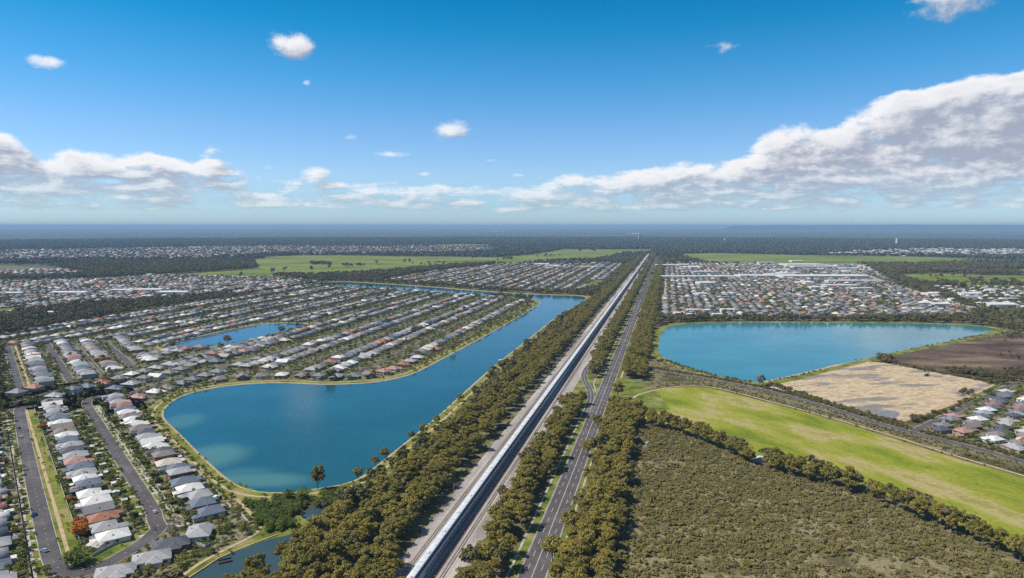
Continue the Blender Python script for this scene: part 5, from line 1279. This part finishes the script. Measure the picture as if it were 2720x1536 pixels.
# street lamps
lm = MB(); lm.tube((0, 0, 0), (0, 0, 6.5), .10, .07, 6); lm = lm.mesh('lamp_post'); lm.materials.append(PM); la = MB(); la.tube((0, 0, 6.45), (1.3, 0, 6.8), .05, .05, 5); la.box(1.0, 1.8, -.15, .15, 6.74, 6.9); la = la.mesh('lamp_arm'); la.materials.append(FM)
for lst, lab, gr in (([c1(150, 282), c1(290, 655), c1(348, 838), c1(376, 1000), c1(880, 535)], 'thin pale street lamp beside a street of the near estate', 'street lamps in the near estate'), ([UV(u, -54) for u in range(330, 1000, 60)], 'thin pale street lamp on the right verge of the main road', 'street lamps along the main road')):
    for x, y in lst:
        r_ = empty('street_lamp', (x, y, .1), 3.1); tag(r_, lab, 'street lamp', gr)
        for n_, me in (('post', lm), ('lamp_arm', la)): o = bpy.data.objects.new(n_, me); col.objects.link(o); o.parent = r_
# other single things
def hut(x, y, sx_, sy_, hgt, wallm, roofm, nm_, lab, cat, yaw=0):
    r_ = empty(nm_, (x, y, .1), yaw); tag(r_, lab, cat); m = MB(); m.box(-sx_ / 2, sx_ / 2, -sy_ / 2, sy_ / 2, 0, hgt); m.build('wall', wallm, r_); m = MB(); gable(m, -sx_ / 2 - .2, sx_ / 2 + .2, -sy_ / 2 - .2, sy_ / 2 + .2, hgt + .15, .25); m.build('roof', roofm, r_)
    m = MB(); m.box(-.5, .5, -sy_ / 2 - .06, -sy_ / 2 - .01, 0, 2); m.build('door', garage_m, r_)
x, y = G(1330, 965); hut(x, y, 5, 4, 3.6, WMAT['white wall'], RMAT['white'], 'pump_hut', 'small white hut at the water edge of the channel', 'hut')
x, y = G(2012, 1226); hut(x, y, 9, 5, 2.8, WMAT['grey wall'], RMAT['white'], 'shelter', 'white-roofed shelter in the gap of the meadow tree line', 'shelter', .2)
x, y = c1(730, 1235); hut(x, y, 8, 6, 2.4, WMAT['render'], RMAT['cream'], 'carport', 'cream flat carport at the corner garden beside the rounded bush', 'carport', YW + .9)
for i, (px, hh_, nm2) in enumerate(((1701, 62, 'lone pale tower block rising from the forest near the end of the railway'), (1933, 40, 'squat pale tower block in the forest right of the railway'), (2384, 60, 'slim pale tower in the far right forest'))):
    x, y = G(px, (640, 643, 651)[i]); r_ = empty('tower_block', (x, y, 0)); tag(r_, nm2, 'tower block', 'tower blocks in the far forest'); wd = (22, 34, 12)[i]
    m = MB(); m.box(-wd, wd * .1, -14, 14, 0, hh_); m.box(wd * .12, wd, -12, 12, 0, hh_ * .93); m.build('wall', WMAT['render'], r_); m = MB(); m.box(-wd * .5, -wd * .1, -5, 5, hh_, hh_ + 4); m.build('plant_room', WMAT['grey wall'], r_)
    m = MB()
    for z in np.arange(4, hh_ - 3, 6): m.box(-wd + 1, -1, -14.2, -14.05, z, z + 2.4)
    tag(m.build('windows', glass, r_), kind='stuff')
# jetty in the creek
x, y = G(598, 1494); r_ = empty('jetty', (x, y, .1), .5); tag(r_, 'small dark jetty platform standing in the creek', 'jetty'); m = MB(); m.box(-3.2, 3.2, -1, 1, .55, .72); m.build('deck', DARK, r_); m = MB()
for a in (-3, -1, 1, 3):
    for b_ in (-.8, .8): m.tube((a, b_, -.5), (a, b_, .9), .12, .12, 6)
m.build('posts', DARK, r_); m = MB(); m.box(-3.1, 3.1, .85, .92, .8, 1.5); m.build('rail', DARK, r_)
# pale dead tree standing in the scrub
x, y = G(1716, 1190); r_ = empty('dead_tree', (x, y, 0), 0); tag(r_, 'bleached white dead tree standing above the scrub', 'tree'); m = MB(); m.tube((0, 0, 0), (.3, 0, 4), .3, .22)
rr = random.Random(4)
for _ in range(14): a = rr.uniform(0, 6.28); m.tube((.3, 0, rr.uniform(2.5, 4)), (2.4 * math.cos(a), 2.4 * math.sin(a), rr.uniform(4.2, 6.4)), .13, .04, 5)
m.build('branches', flat('bleached wood', (.62, .60, .56), .8), r_)
# excavator on the bare ground
x, y = G(2461, 1000); r_ = empty('excavator', (x, y, .2), .4); tag(r_, 'small dark excavator parked on the bare sandy ground', 'excavator'); m = MB(); m.box(-1.8, 1.8, -1.4, -.8, 0, .9); m.box(-1.8, 1.8, .8, 1.4, 0, .9); m.build('tracks', DARK, r_); m = MB(); m.box(-1.7, 1.5, -1.3, 1.3, .95, 2.3); m.box(.2, 1.5, -1.2, -.1, 2.3, 3.2); m.build('cab', CP['black'], r_); m = MB(); m.tube((1.5, .5, 1.6), (3.8, .5, 3.9), .22, .18); m.tube((3.8, .5, 3.9), (5.6, .5, 1.2), .18, .14); m.box(5.2, 6.2, .0, 1.0, .3, 1.2); m.build('arm', DARK, r_)

# ================================================================== haze
hzm = bpy.data.materials.new('haze'); hzm.use_nodes = True; ht = hzm.node_tree; ht.nodes.clear()
pv = ht.nodes.new('ShaderNodeVolumePrincipled'); ou = ht.nodes.new('ShaderNodeOutputMaterial'); ht.links.new(pv.outputs[0], ou.inputs['Volume'])
pv.inputs['Color'].default_value = (.38, .60, .85, 1); pv.inputs['Density'].default_value = 6e-5; pv.inputs['Anisotropy'].default_value = 0.0
m = MB(); m.box(-132000, 132000, -132000, 132000, -1.5, 212); o = m.build('haze', hzm); tag(o, 'thin blue haze lying over the whole plain', 'haze', kind='stuff')
sc.cycles.volume_bounces = 0
print('objects', len(bpy.data.objects))
